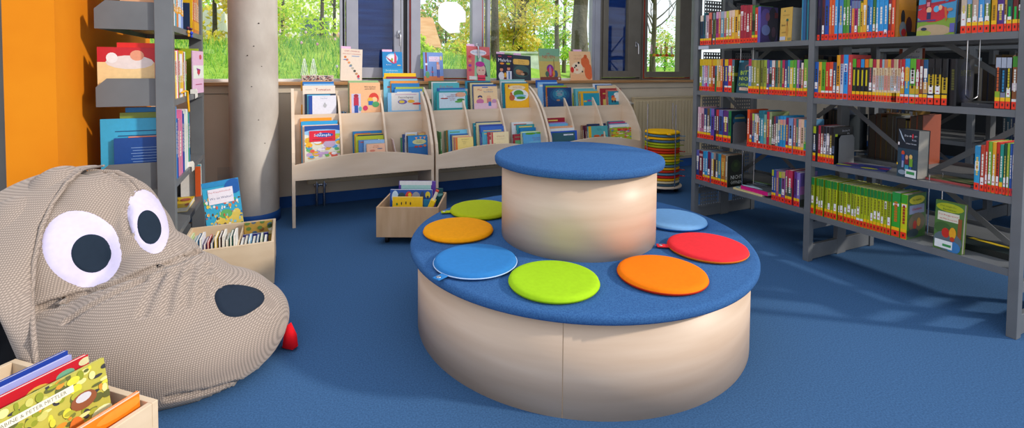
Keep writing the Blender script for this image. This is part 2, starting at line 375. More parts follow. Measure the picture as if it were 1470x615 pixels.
# ---------------------------------------------------------------- radiators
def radiator(x0, x1, z0, z1, y0, y1, label, knob=None, pipes=None):
    r = empty('radiator', (x0, y1, z0)); M0 = Matrix.Translation((-x0, -y1, -z0))
    m = MB(); m.M = M0
    m.bbox(x0, x1, y0+.012, y1-.01, z0, z1, .006)
    x = x0+.035
    while x < x1-.03:
        m.bbox(x-.0225, x+.0225, y0, y0+.014, z0+.03, z1-.035, .004); x += .05
    m.build('panel', 'radiator_paint', r)
    m = MB(); m.M = M0; m.bbox(x0-.003, x1+.003, y0+.004, y1-.012, z1-.004, z1+.01, .003); m.build('top_grille', 'radiator_paint', r)
    for bx in (x0+.2, x1-.2):
        m = MB(); m.M = M0; m.box(bx-.015, bx+.015, y1-.012, 4.4905, z0+.1, z1-.1); m.build('wall_bracket', 'radiator_paint', r)
    if knob:
        m = MB(); m.M = M0; m.tube([(x0-.002, y0+.03, z1-.06), (x0-.03, y0+.03, z1-.06), (x0-.034, y0+.03, z1-.06), (x0-.085, y0+.03, z1-.06)], [.01, .01, .022, .019], 12, '#d8d0c0'); m.build('thermostat_knob', 'matt', r)
    if pipes:
        for px in pipes:
            m = MB(); m.M = M0; m.tube([(px, y0+.03, 0.003), (px, y0+.03, z0+.02)], .011, 10); m.tube([(px, y0+.03, z0-.03), (px, y0+.03, z0+.02)], .019, 10); m.build('pipe', 'chrome', r)
        m = MB(); m.M = M0; m.tube([(pipes[0]-.02, y0+.03, z0-.01), (pipes[1]+.02, y0+.03, z0-.01)], .012, 10); m.build('valve', 'chrome', r)
    return tag(r, label, 'radiator')
radiator(3.6, 5.2, .145, .865, 4.395, 4.47, 'cream ribbed radiator under the sill beside the steel bookcase', knob=True)
radiator(.14, 3.05, .2, .82, 4.385, 4.47, 'radiator hidden behind the wooden racks with two chrome pipes', pipes=(.215, .275))
# ================================================================ wooden book racks
def arc_profile(off=0.0, z0=0.0, back=4.345, top=1.02):
    pr = [(3.885, z0), (3.885, .49), (3.9, .56), (3.938, .63), (3.985, .71), (4.04, .79), (4.11, .87), (4.19, .935), (4.27, .985), (4.345, 1.02)]
    if off:
        q = [(4.0, z0), (4.0, .45), (4.03, .55), (4.07, .64), (4.12, .73), (4.18, .82), (4.24, .89), (4.30, .94), (4.345, .965)]
        pr = q
    return pr+[(back, z0)]
RACK_X = [.02, 1.112, 2.205]; RW = 1.075; T = .022
DIVX = []
def wood_rack(x0, label):
    r = empty('book_rack', (x0, 3.885, 0)); M0 = Matrix.Translation((-x0, -3.885, 0))
    def part(name, fn, mat='maple'):
        m = MB(); m.M = M0; fn(m); return m.build(name, mat, r)
    for xx in (x0, x0+RW-T): part('side_panel', lambda m: m.prism(arc_profile(), xx, xx+T, 'x'))
    iw = (RW-2*T-2*.016)/3
    for k in (1, 2):
        dx = x0+T+iw*k+.016*(k-1); DIVX.append(dx)
        part('divider', lambda m: m.prism(arc_profile(1, .375), dx, dx+.016, 'x'))
    a, b = x0+T, x0+RW-T
    part('back_panel', lambda m: m.box(a, b, 4.333, 4.345, .37, 1.0))
    def tier(m):
        for k in range(3):
            s0 = x0+T+(iw+.016)*k; m.box(s0, s0+iw, 4.195, 4.207, .4, .815)
    part('tier_board', tier)
    part('upper_shelf', lambda m: m.box(a, b, 4.207, 4.333, .585, .6))
    part('lower_shelf', lambda m: m.box(a, b, 3.905, 4.333, .375, .39))
    N = 20; arch = [(a+(b-a)*i/N, .468+.062*math.sin(PI*i/N)) for i in range(N+1)]
    part('front_panel', lambda m: m.prism([(b, .352), (a, .352)]+arch, 3.885, 3.905, 'y'))
    return tag(r, label, 'book rack', 'wooden book racks under the windows')
wood_rack(RACK_X[0], 'light maple book rack nearest the concrete column, leftmost of three')
wood_rack(RACK_X[1], 'middle one of three light maple book racks under the windows')
wood_rack(RACK_X[2], 'rightmost maple book rack, partly behind the round seat, beside the radiator')
# books in the racks: (left px, right px, top px, colour, options) from back to front
def T_(txt, u, v, h, col, mw=.86): return ('t', txt, u, v, h, col, mw)
A = {}
A['tomaten'] = [('r', .0, .0, 1, 1, '#ecdccc'), ('r', .08, .92, .28, .925, '#907868'), T_('Tomaten', .62, .925, .05, '#b83028', .62)]
A['engel'] = [('r', .12, 0, 1, 1, '#e2e0ea'), ('r', 0, 0, .12, 1, '#2048a0'), T_('Dein Engel', .55, .83, .07, '#7f92b0', .6), ('r', .4, .93, .7, .935, '#a0a0b0'), ('e', .58, .42, .07, .1, '#b8b8bc'), ('r', .545, .3, .615, .42, '#b8b8bc'), ('e', .575, .54, .02, .05, '#a8a8ac')]
A['eltern'] = [('r', 0, 0, 1, 1, '#f0b888'), ('r', .05, 0, .35, .62, '#c8c4e0'), ('e', .2, .55, .08, .06, '#a02838'), ('r', .12, .2, .28, .5, '#b82848'), ('r', .14, 0, .26, .22, '#2850a0'),
               ('e', .78, .45, .17, .2, '#d84030'), ('e', .8, .4, .1, .1, '#f0c890'), ('e', .66, .4, .09, .09, '#e8b040'), ('r', .6, .22, .76, .36, '#2868b0'), ('e', .84, .24, .12, .1, '#50a060'), ('e', .5, .12, .08, .09, '#d03060'), ('e', .33, .1, .05, .08, '#60b0a8'),
               T_('Wir bleiben', .66, .86, .05, '#504038', .5), T_('eure Eltern', .66, .79, .05, '#504038', .5)]
A['papier'] = [('r', .1, 0, .86, 1, '#d8d4d0'), ('r', 0, 0, 1, .0, '#80b8e0'), ('r', .2, .88, .8, .9, '#b050a0'), T_('Papperlapapp', .5, .72, .13, '#6a5c58', .66), ('e', .4, .48, .13, .13, '#6858a8'), ('e', .38, .48, .08, .08, '#d8c040'), ('e', .64, .5, .1, .09, '#e0a828'), ('e', .8, .36, .13, .06, '#d03838')]
A['blau'] = [('r', 0, .82, 1, 1, '#1c4a98'), ('e', .5, .78, .6, .1, '#90c0e8')]+[('e', random.random(), random.random()*.7, .06+.05*random.random(), .03+.03*random.random(), random.choice(['#50a0d8', '#a0c050', '#e8e8f0', '#e0b030', '#60b870', '#e06050', '#c0a0d0'])) for i in range(70)] + \
    [('e', .12, .4, .1, .07, '#f0b020'), ('r', .11, .3, .13, .38, '#805030'), ('e', .7, .42, .17, .12, '#c0a8c8'), ('r', .13, .5, .87, .84, '#d81c38'), ('e', .55, .7, .26, .07, '#2050a8'), T_('Schlümpfe', .5, .69, .1, '#ffffff', .62), ('t', 'die', .45, .77, .04, '#ffffff', .2), ('r', .22, .56, .78, .575, '#801828')]
A['mutter'] = [('r', .05, .03, .95, .97, '#f2c0a0'), T_('MUTTER', .5, .8, .07, '#c05038', .6), T_('BRATAPFEL', .5, .68, .07, '#c05038', .8), ('e', .7, .55, .15, .05, '#787890'), ('e', .3, .4, .15, .1, '#e08870')]
A['wilden'] = [('r', 0, 0, 1, .35, '#1860a0'), ('e', .5, .62, .32, .16, '#c8c890'), ('p', [(.3, .9), (.36, .75), (.42, .9)], '#e8a070'), ('p', [(.5, .92), (.56, .77), (.62, .92)], '#e8a070'), ('p', [(.68, .9), (.74, .75), (.8, .92)], '#e8a070'), T_('Die wilden', .5, .67, .05, '#604828', .5), T_('Waldkinder', .5, .58, .05, '#604828', .55), ('e', .35, .34, .09, .06, '#a03030'), ('e', .55, .34, .09, .06, '#b03838'), ('e', .75, .38, .07, .07, '#c87850'), ('e', .9, .93, .04, .03, '#e8f0f8')]
A['pirat'] = [T_('Der Pirat', .5, .92, .05, '#b8404c', .6), ('e', .85, .8, .06, .03, '#b03040')]
A['abenteuer'] = [('r', .08, .05, .93, .93, '#c8dce8'), ('e', .78, .8, .18, .14, '#e0a888'), ('e', .25, .6, .13, .04, '#a03838'), ('p', [(.22, .62), (.22, .84), (.34, .64)], '#e8e8f0'), T_('GROSSE', .55, .8, .07, '#a03860', .4), T_('ABENTEUER', .5, .7, .07, '#a03860', .55), T_('für kleine', .5, .6, .06, '#a03860', .45), T_('LEUTE', .5, .5, .06, '#a03860', .3), ('e', .78, .5, .13, .08, '#3c8a40'), ('e', .7, .4, .12, .06, '#60a850')]
A['max'] = [('r', 0, 0, 1, 1, '#f2cfa0'), ('r', .35, .93, .6, .97, '#2868c0'), T_('Max', .25, .84, .08, '#d04840', .3), T_('und seine', .66, .84, .05, '#806050', .45), T_('Rasselbande', .62, .75, .06, '#5070a0', .6), ('e', .25, .5, .1, .08, '#283868'), ('e', .25, .44, .08, .07, '#f0b890'), ('e', .25, .3, .16, .12, '#d070a0'), ('e', .62, .5, .09, .07, '#f0b890'), ('r', .54, .22, .72, .44, '#d88080'), ('e', .85, .3, .1, .1, '#c890b8'), ('r', 0, 0, 1, .22, '#e8c0d0'), ('r', .6, .08, .72, .28, '#4878b8')]
A['mama'] = [('e', .48, .82, .38, .1, '#f6dcb0'), T_('MAMA WEG', .5, .84, .05, '#c07040', .62), ('r', .28, .75, .7, .765, '#c09060'), ('e', .58, .5, .4, .26, '#e8e8e8'), ('e', .55, .56, .22, .16, '#5a9a38'), ('e', .62, .46, .26, .07, '#80c0d8'), ('e', .65, .38, .2, .06, '#489038'), ('e', .26, .4, .12, .13, '#c06038'), ('e', .23, .56, .05, .07, '#c06038'), ('r', .1, .84, .16, .94, '#c06038')]
A['nacht'] = [('e', .5, .6, .42, .4, '#20547c'), ('e', .5, .64, .3, .3, '#2c7494'), ('e', .5, .66, .18, .22, '#4a98a4'), T_('DIE GANZE', .5, .8, .06, '#c0809c', .5), T_('WELT', .5, .68, .08, '#c0809c', .35), T_('LICHT', .5, .58, .08, '#c0809c', .4)]+[('e', random.random(), random.random(), .03, .02, '#1c3c80') for i in range(40)]+[('e', .42, .3, .08, .05, '#b07858')]
A['tiere'] = [T_('Alles Wichtige', .6, .8, .07, '#205070', .6), T_('im Leben', .6, .7, .06, '#205070', .5), ('e', .45, .35, .1, .09, '#a04888'), ('e', .25, .3, .09, .08, '#d8b030'), ('e', .65, .28, .1, .07, '#d08850'), ('r', 0, 0, .14, 1, '#e0a820')]
A['hund'] = [('e', .6, .75, .22, .15, '#ecebe6'), ('e', .62, .5, .2, .3, '#e4e4e0'), ('e', .3, .55, .12, .12, '#c84830'), ('e', .35, .38, .18, .14, '#e08838'), ('r', .2, .12, .3, .3, '#303040'), ('r', .4, .12, .5, .3, '#303040'), ('e', .75, .3, .12, .12, '#e0e0e0'), ('e', .55, .78, .02, .02, '#181818'), ('e', .66, .78, .02, .02, '#181818')]
A['anekd'] = [('r', .1, 0, 1, 1, '#f2da84'), ('r', 0, 0, .1, 1, '#e07030'), T_('Kleine Anekdoten', .55, .82, .06, '#705838', .7), T_('für kleine', .5, .65, .06, '#806040', .4), T_('und große', .5, .55, .06, '#806040', .4), T_('Leute', .5, .45, .06, '#806040', .3)]
A['wild'] = [('r', .0, 0, 1, 1, '#f4e2b4'), ('r', 0, 0, .08, 1, '#c83848'), T_('Wilderich', .5, .72, .09, '#c09068', .7), ('r', .2, .56, .8, .57, '#c8b080'), ('e', .16, .2, .1, .04, '#788878'), ('r', .3, .5, .7, .51, '#c8b080')]
A['blaubuch'] = [('e', .3, .92, .22, .1, '#58a028'), ('e', .7, .94, .2, .08, '#58a028'), T_('Du und ich', .6, .55, .14, '#7858a8', .6), T_('ganz weit', .55, .36, .12, '#7858a8', .6), ('e', .5, .2, .3, .1, '#68b0d8')]
A['welt'] = [('r', .08, .06, .92, .88, '#35606c'), ('r', .5, .6, .86, .72, '#dfe4ee'), T_('Land', .68, .66, .07, '#3048a0', .3)]
A['fabel'] = [('r', 0, 0, .14, 1, '#e0b020'), T_('Fabelhafte', .55, .78, .06, '#38606c', .5), T_('Tiergeschichten', .57, .68, .06, '#38606c', .7), ('e', .4, .26, .16, .1, '#d06030'), ('e', .7, .3, .08, .07, '#a04838'), ('e', .85, .26, .06, .07, '#384858'), ('e', .62, .18, .1, .06, '#d08048')]
A['wimmel'] = [('e', random.random(), random.random()*.9, .07, .05, random.choice(['#e07830', '#d84838', '#70a830', '#e8c830', '#4088c8', '#e8e0d0', '#c05090'])) for i in range(55)]+[('r', .3, .7, .74, .92, '#d8382c'), T_('Mein', .5, .86, .05, '#f8e060', .3), T_('Wimmelbuch', .52, .77, .06, '#f8e060', .4), ('e', .87, .88, .08, .06, '#d83020')]
UP = [  # upper tier
 ('leftmost rack', 'left', [(432, 476, 116.3, '#dc9814'), (434.5, 479, 117.3, '#1a70b8'), (436, 479.5, 120.5, '#8ab8e0'), (434.5, 481, 123, '#ead8c6', 'tomaten'), (437.5, 482, 135, '#203048'), (441, 474, 136, '#50a8d0'), (443.5, 482.5, 137.5, '#2048a0', 'engel')]),
 ('leftmost rack', 'middle', [(500, 543, 115.8, '#8cb07c'), (501, 544.5, 118, '#a8b088'), (502, 545.5, 119, '#f0b888', 'eltern')]),
 ('leftmost rack', 'right', [(551.5, 597, 105, '#f2bc04'), (555, 598, 110, '#8c2038'), (550.5, 599, 113.3, '#70b8d4'), (560.5, 600, 116, '#e09038'), (562, 602, 119.7, '#1c78b8'), (568, 608, 125, '#a8b850'), (566.5, 606, 128, '#4a90cc'), (556.5, 608, 133.3, '#80b8e0', 'papier')]),
 ('middle rack', 'left', [(615.5, 655, 116, '#4a6a48'), (619.5, 656.5, 117.5, '#e4e4e0'), (622, 659, 119, '#4eb2ba', 'pirat'), (628, 667, 126.5, '#2c60b0'), (631, 668.5, 128.5, '#60a0d0'), (626.5, 670.5, 131.3, '#18989c', 'abenteuer')]),
 ('middle rack', 'middle', [(668, 704, 116.3, '#2a88a8'), (672, 706, 118, '#3a4440'), (675, 708, 119.3, '#d8cc9c'), (678.5, 712, 121.3, '#2858a0'), (680, 713.5, 124, '#f0c898', 'max')]),
 ('middle rack', 'right', [(718, 753, 114, '#88b8b4'), (719, 755, 117, '#dce0e0'), (721, 757, 118.3, '#108098'), (725.5, 758.5, 120, '#f4b81c', 'mama')]),
 ('rightmost rack', 'left', [(769.5, 799, 115, '#2860b0'), (772, 800, 118, '#88b8e0'), (780, 809, 120.3, '#2c5ea0'), (783.5, 813, 123, '#88b040'), (784, 815, 125.3, '#d06828'), (786, 820, 126, '#183c6c', 'nacht')]),
 ('rightmost rack', 'middle', [(821.5, 846, 126.3, '#a8b838'), (824, 852, 127.3, '#48a8b4'), (826, 857, 128.6, '#68b4bc'), (831, 859, 131.3, '#e0a828'), (833, 860, 134, '#2098b0', 'tiere')]),
 ('rightmost rack', 'right', [(851.5, 877, 120.3, '#dce0e8'), (855, 879, 121.6, '#2868a8'), (857.5, 883.5, 122.8, '#e4c8a0'), (862, 890.5, 127, '#a01c2c'), (870, 892, 129, '#c87060'), (873.5, 893, 131, '#1888a0', 'hund')]),
]
LO = [
 ('leftmost rack', 'left', [(431, 476, 170, '#e89018'), (432.2, 484.5, 174.7, '#2898d0'), (434.3, 485, 180, '#dcc0b0'), (437, 487.5, 181.3, '#e0e0d0', 'blau')]),
 ('leftmost rack', 'middle', [(506.5, 548, 189, '#1878b8'), (509, 549, 193, '#e0b010'), (514, 550, 194, '#203850'), (510.5, 550.5, 196, '#b8c028'), (515, 543, 201.5, '#4a80c0'), (522.5, 552, 201.8, '#90b8e0'), (526.5, 553, 207, '#eab49a', 'mutter')]),
 ('leftmost rack', 'right', [(575.5, 598, 198, '#409068'), (578, 603, 193, '#2c4c88'), (582, 604.5, 190.5, '#d4d4dc'), (600, 615, 190, '#b89068'), (584, 610, 195, '#404450'), (586, 617, 195.3, '#2080c0', 'wilden')]),
 ('middle rack', 'left', [(638.5, 662, 188, '#688868'), (641, 665, 187.3, '#b88838'), (643.5, 670.5, 187, '#70c0e0'), (647, 674, 193, '#2860a8'), (649.5, 677, 195, '#e0c890'), (652, 678, 197, '#e08888'), (654, 679, 197.8, '#f0d080', 'anekd')]),
 ('middle rack', 'middle', [(679.5, 700, 177, '#28a0b8'), (683.5, 720, 175.3, '#20507c'), (684, 721.5, 176.8, '#d8d0a0'), (688.5, 724, 179.5, '#3048a0'), (690, 724.5, 182, '#3868c0'), (692.5, 722, 189.5, '#50a8c8'), (700, 724, 190, '#b03848'), (705.5, 730, 190.3, '#f0dcb0', 'wild')]),
 ('middle rack', 'right', [(734.5, 769, 175.8, '#d8dce0'), (742, 778, 179.3, '#3098a0'), (746.5, 780, 184, '#1878b8'), (737, 757, 193, '#a02838'), (748.5, 779, 189.4, '#c8e0b0'), (751, 785, 191, '#58a4d8', 'blaubuch')]),
 ('rightmost rack', 'left', [(785, 810.5, 169.7, '#981830'), (788.5, 813, 176.3, '#9a88c8'), (787, 815, 178.3, '#68b0d8'), (788, 822, 182, '#e0a47c'), (790, 824, 185, '#e0e4e4'), (789, 828, 189.3, '#2858c0', 'welt')]),
 ('rightmost rack', 'middle', [(835.5, 848, 180, '#b08868'), (838, 862, 180.6, '#58243c'), (844, 869.5, 178.3, '#203458'), (842, 868, 181.4, '#702840'), (844.5, 872, 181.7, '#50aab0', 'fabel')]),
 ('rightmost rack', 'right', [(873.5, 900, 174.2, '#2890a8'), (875, 899, 175.3, '#c03870'), (874.5, 903, 177.7, '#5888b8'), (876, 903.5, 179, '#dce0e8'), (877, 908, 184, '#a8c030', 'wimmel')]),
]
FRONTLAB = dict(tomaten='cream book with the red word Tomaten', engel='white book with blue spine and grey wing', eltern='peach picture book with children drawn on it', papier='pale blue book with a big grey title',
 blau='crowded blue cover with red title block', mutter='small pink book with red lettering', wilden='bright blue book with a wooden name board', pirat='turquoise book with small red title', abenteuer='teal framed book with ship and bear pictures',
 max='peach book with two children', mama='yellow book with green island and bear', nacht='dark blue night forest book', tiere='turquoise book with yellow spine and coloured spots', hund='turquoise book with a white dog',
 anekd='yellow book with brown lettering', wild='cream book with pink spine and faint title', blaubuch='sky-blue book with purple lettering and green leaves', welt='blue framed book with a white label', fabel='turquoise book with yellow spine and fox picture', wimmel='green-yellow busy book with red label')
def lift(art, v0):      # cover picture sits on the upper part of a tall cover
    out = []; f = lambda v: v0+(1-v0)*v
    for a in art:
        k = a[0]
        if k == 'r': out.append(('r', a[1], 0 if a[2] <= 0 else f(a[2]), a[3], f(a[4]), a[5]))
        elif k == 'e': out.append(('e', a[1], f(a[2]), a[3], a[4]*(1-v0), a[5]))
        elif k == 'p': out.append(('p', [(x, f(y)) for x, y in a[1]], a[2]))
        else: out.append(('t', a[1], a[2], f(a[3]), a[4]*(1-v0)*1.12)+tuple(a[5:]))
    return out
def rack_stack(spec, upper):
    rack, comp, items = spec; n = len(items)
    z0 = .6 if upper else .39
    yb, yf = (4.318, 4.222) if upper else (4.165, 3.985)
    if not upper: yf = max(3.985, 4.165-.03*n)
    st = (yb-yf)/max(1, n)
    th = st*.8
    for i, it in enumerate(items):
        tilt = -.10 if upper else -.12
        y = yb-st*(i+1)
        lean_y = lambda z: y+(z-z0)*math.tan(-tilt)
        P = atY(it[0], it[2], y+.03); y_top = y+(P.z-z0)*math.tan(-tilt)
        P = atY(it[0], it[2], y_top); Q = atY(it[1], it[2], y_top)
        h = (P.z-z0)/math.cos(tilt)-(0.001); w = Q.x-P.x
        art = A[it[4]] if len(it) > 4 else None
        col = it[3]
        if art is None:
            c2 = random.choice(['#e8e0d0', '#d8c060', '#c05040', '#4080b0', '#60a070', '#f0f0f0'])
            art = [('r', .08, .9, .6, .94, c2), ('e', .5, .45, .3, .25, c2)] if random.random() < .5 else [('r', .1, .84, .85, .87, c2), ('r', .1, .3, .9, .7, c2)]
        if len(it) > 4 and it[4] not in ('tomaten', 'pirat'): art = lift(art, ((.822 if upper else .485)-z0)/h)
        o = book(th, h, w, col, (P.x, y, z0+.0005), tilt=tilt, front=art, title='#e8e4d8', name='picture_book', spine='')
        tier = 'upper' if upper else 'lower'
        if len(it) > 4:
            lab = '%s, front of %s %s slot, %s' % (FRONTLAB[it[4]], tier, comp, rack)
        else:
            lab = '%s book edge, %s from the back in the %s %s slot, %s' % (cname(col), ordw(i+1), tier, comp, rack)
        tag(o, lab, 'book', 'picture books in the %s slots of the wooden racks' % tier)
for s in UP: rack_stack(s, True)
for s in LO: rack_stack(s, False)
# leaning books between stacks
def lean_book(px, py, Y, z0, h, d, col, roll, label, t=.014):
    P = atY(px, py, Y); o = book(t, h, d, col, (P.x, Y+d*.5, z0+.001), rz=-PI/2, title='#e8e4d8', name='picture_book', tilt=0)
    o.rotation_euler = (0, 0, 0)
    R = Matrix.Rotation(roll, 4, 'Y') @ Matrix.Rotation(PI/2, 4, 'Z')
    # spine faces the room (-Y), thickness runs to -X
    o.matrix_world = Matrix.Translation((P.x+t, Y-.04, z0+.002+(t*math.sin(abs(roll)) if roll > 0 else 0))) @ R
    return tag(o, label, 'book', 'books leaning in the wooden racks')
for k, (px, col, rl, nm) in enumerate(((490.5, '#9ab0a8', -.14, 'grey-green'), (493, '#1d4c74', -.12, 'navy'), (495.5, '#2a6c98', -.10, 'blue'), (498, '#20506c', -.08, 'dark teal'))):
    lean_book(px, 163, 4.268, .6, .232-.003*k, .06, col, rl, '%s thin book leaning beside the left divider, upper slot, leftmost rack' % nm, .009)
lean_book(569, 225, 4.12, .39, .205, .1, '#e0c8c8', -.2, 'pale pink thin book leaning alone beside the lower right divider, leftmost rack', .009)
lean_book(631.5, 225, 4.1, .39, .245, .1, '#3c8c50', -.05, 'green thin book standing alone against the left side, middle rack lower slot', .012)
lean_book(620.5, 163, 4.268, .6, .21, .06, '#b8ccc8', -.12, 'pale grey thin book leaning at the left side, middle rack upper slot', .01)
lean_book(866.5, 152, 4.268, .6, .14, .05, '#1c8078', -.25, 'small teal book leaning low beside the maroon books, rightmost rack upper slot', .014)
# ---------------------------------------------------------------- books displayed on the sill
A['chip'] = [('r', 0, 0, 1, 1, '#e4d2c0'), ('t', 'CHIP-CHARLIE', .5, .93, .05, '#b02030', .84, 1), ('t', 'UND DIE KUSCHELBANDE', .5, .84, .04, '#b02030', .84, 1), ('r', .5, .765, .86, .785, '#5888c0')] + \
    [('e', .2+.09*i, .74-.085*i, .06, .035, ('#d07838', '#d87848', '#e09058', '#889080', '#b8b0a0', '#3c4038', '#c08860', '#b83038')[i]) for i in range(8)]+[('e', .2, .66, .09, .012, '#4878c0'), ('e', .45, .46, .07, .012, '#4878c0'), ('e', .85, .08, .06, .012, '#4878c0'), ('e', .83, .15, .05, .05, '#c02840')]
A['drache'] = [('r', 0, 0, 1, 1, '#1880c0'), ('e', .48, .78, .3, .16, '#a8d0e8'), ('e', .48, .78, .2, .11, '#e4e0e8'), ('p', [(.12, .86), (.42, .64), (.6, .58), (.5, .68)], '#c02858'), ('p', [(.58, .6), (.62, 1), (.72, .82), (.7, .62)], '#d04068'), ('e', .48, .73, .05, .06, '#90a830'), ('e', .82, .54, .1, .02, '#e0b060'), T_('Die kleine', .3, .56, .03, '#e0e8f0', .3), ('r', 0, .2, 1, .42, '#2c96c8'), T_('Drachenreise', .45, .36, .06, '#d8e8f4', .6), T_('Zauberei', .5, .27, .05, '#d8e8f4', .4), ('r', 0, 0, 1, .15, '#d8a850')]
A['leucht'] = [('r', 0, 0, 1, 1, '#7090cc'), ('r', .1, .35, .18, 1, '#883048'), ('r', .08, .55, .2, .62, '#e0e0e8'), ('r', .28, .68, .82, .86, '#d8c8e0'), T_('Keine Angst', .55, .81, .05, '#c05888', .45), T_('kleiner Mond', .55, .74, .05, '#c05888', .45), ('e', .9, .8, .06, .08, '#e0c878'), ('r', 0, 0, 1, .17, '#d07848'), ('r', .42, .15, .46, .5, '#504868'), ('r', .38, .3, .5, .33, '#d05068'), ('e', .72, .62, .06, .05, '#d88868'), ('r', .66, .4, .82, .58, '#d8a8a8'), ('r', .68, .12, .73, .4, '#2848a0'), ('r', .76, .12, .8, .4, '#2848a0'), ('e', .18, .22, .1, .12, '#60a070')]
A['wolken'] = [('r', 0, 0, 1, 1, '#d86868'), ('p', [(.3, 0), (.35, .8), (1, .6), (1, 0)], '#90c098'), ('r', .42, .4, .72, .72, '#58a078'), ('r', .5, .4, .62, .76, '#c0d8c8'), ('e', .5, .82, .36, .09, '#e8dce4'), ('t', 'Wolkenkönig', .5, .82, .07, '#60a8c8', .6, 1), ('p', [(.6, .7), (1, .62), (.98, .76)], '#a84028'), ('p', [(.42, .12), (.4, .45), (.6, .56), (.78, .45), (.88, .12)], '#40303c'), ('e', .6, .3, .2, .19, '#d8b0a0'), ('e', .56, .48, .2, .08, '#b82890'), ('r', .44, 0, .78, .16, '#e03858'), ('r', .44, .05, .78, .08, '#801830'), ('e', .52, .3, .03, .015, '#b02038'), ('e', .68, .3, .03, .015, '#b02038'), ('r', .08, .02, .4, .12, '#d8dcd8')]+[('e', .12, .3+.13*i, .07, .04, ('#d03070', '#9040a0', '#e8a060', '#d83040')[i]) for i in range(4)]
A['mahr'] = [('r', 0, 0, 1, 1, '#201c38'), ('r', .1, .9, .3, .94, '#b02848'), ('r', .68, .9, .92, .94, '#b02848'), ('t', 'Mahrko', .5, .77, .14, '#f0f0f4', .8, 1), ('e', .32, .64, .13, .04, '#e88828'), ('e', .7, .64, .13, .04, '#a8b828'), ('e', .28, .4, .1, .07, '#d88868'), ('e', .28, .5, .13, .05, '#181418'), ('e', .27, .16, .18, .16, '#d8d4dc'), ('e', .72, .45, .1, .07, '#d88868'), ('e', .72, .54, .12, .05, '#201818'), ('r', .58, .02, .9, .36, '#d0d0dc'), ('r', .7, .05, .78, .34, '#2868a8'), ('e', .5, .2, .08, .1, '#e0a020'), ('r', .4, 0, .6, .06, '#c04838')]
A['maus'] = [('r', 0, 0, 1, 1, '#303c44'), ('e', .5, .35, .42, .25, '#3c5a58'), ('r', .12, .62, .86, .84, '#eab858'), ('e', .12, .73, .06, .11, '#eab858'), ('e', .86, .73, .06, .11, '#eab858'), T_('Mein kleiner', .5, .77, .04, '#806030', .45), T_('warmer Bau', .5, .69, .04, '#806030', .45), ('e', .4, .3, .2, .1, '#a87048'), ('e', .32, .36, .12, .06, '#c08858'), ('e', .68, .26, .15, .08, '#28201c'), ('e', .55, .24, .1, .05, '#c09878')]
A['neuen'] = [('r', 0, 0, 1, 1, '#c8b060'), ('r', 0, .74, 1, 1, '#78a888'), ('r', 0, .6, 1, .76, '#a0b078'), ('t', 'DIE', .45, .84, .05, '#b82830', .2), ('t', 'NEUEN', .46, .74, .1, '#b82830', .6, 1), ('e', .5, .36, .17, .14, '#803090'), ('e', .5, .26, .16, .16, '#c02850'), ('e', .5, .3, .06, .16, '#b870a8'), ('e', .34, .2, .09, .09, '#486858'), ('e', .76, .2, .1, .12, '#485878'), ('r', .68, .3, .71, .66, '#806840'), ('e', .66, .22, .06, .09, '#d08830'), ('r', 0, 0, 1, .11, '#7a4038'), ('r', .86, .03, .95, .09, '#d8c8c0')]
A['fuchs'] = [('r', 0, 0, 1, 1, '#f0c090'), ('r', 0, 0, 1, .2, '#ecb484'), T_('FRAU TIGER', .38, .85, .04, '#d09870', .45), T_('GRINST', .38, .74, .07, '#d89c78', .45), ('e', .72, .62, .2, .2, '#e06838'), ('e', .85, .3, .2, .28, '#e46a38'), ('e', .6, .7, .08, .06, '#e06838'), ('e', .74, .82, .08, .07, '#d05828'), ('e', .32, .42, .26, .2, '#f4d8b8'), ('e', .27, .5, .05, .04, '#181818'), ('e', .4, .6, .05, .04, '#181818'), ('e', .2, .44, .03, .03, '#201818'), ('e', .08, .36, .08, .1, '#d83028'), ('e', .3, .36, .06, .04, '#e89878'), ('e', .55, .3, .03, .03, '#201818')]
def sill_book(pxl, pxr, pyt, pyb, key, col, label, roll=0.0, tilt=-.16, t=.012, bm=None, Yp=4.53, slide=0):
    P = atY(pxl, pyb, Yp); w = (atY(pxr, pyb, Yp)-P).x; z0 = SILL
    h = None
    zt = atY((pxl+pxr)/2, pyt, Yp).z
    for _ in range(4): zt = atY((pxl+pxr)/2, pyt, Yp+(zt-z0)*math.tan(-tilt)).z
    h = (zt-z0)/math.cos(tilt)
    o = book(t, h, w, col, (P.x, Yp, z0+abs(w*math.sin(roll))*(roll > 0)+.0005), tilt=tilt, front=A[key], name='display_book', roll=roll, hard=True)
    if bm:
        m = MB(); a, b = bm; m.box(w*a, w*b, t*.4, t*.4+.001, h-.05, h+.022, '#e8b8d8' ); m.build('paper_slip', 'print', o)
    return tag(o, label, 'book', 'books displayed face-out on the window sill')
sill_book(488.5, 519.5, 71, 114.5, 'chip', '#d8c8b0', 'cream book with tumbling animals and red title, left end of the sill', roll=.045, bm=(.0, .45))
sill_book(550, 578.5, 74.5, 113.5, 'drache', '#1878b8', 'blue book with a flying pink dragon on the window sill', bm=(0, .5))
sill_book(609, 637, 75.5, 114, 'leucht', '#6484c0', 'blue-violet book with a standing child, in front of the clear sash')
sill_book(671, 704, 67.5, 115, 'wolken', '#c86060', 'pink and green book with a girl in a purple cap', roll=.03, bm=(0, .35))
sill_book(713.5, 737, 78.5, 115.5, 'mahr', '#1c1830', 'dark purple comic book with two boys and white lettering', roll=.04, bm=(0, .5), Yp=4.515)
sill_book(735, 762.5, 80.5, 114.5, 'maus', '#2c383e', 'dark grey-green book with a yellow name cloud and sleeping animal', roll=.05, bm=(.1, .5), Yp=4.545)
sill_book(776, 805.5, 70, 116, 'neuen', '#b8a058', 'olive-gold book with red title and a purple elephant')
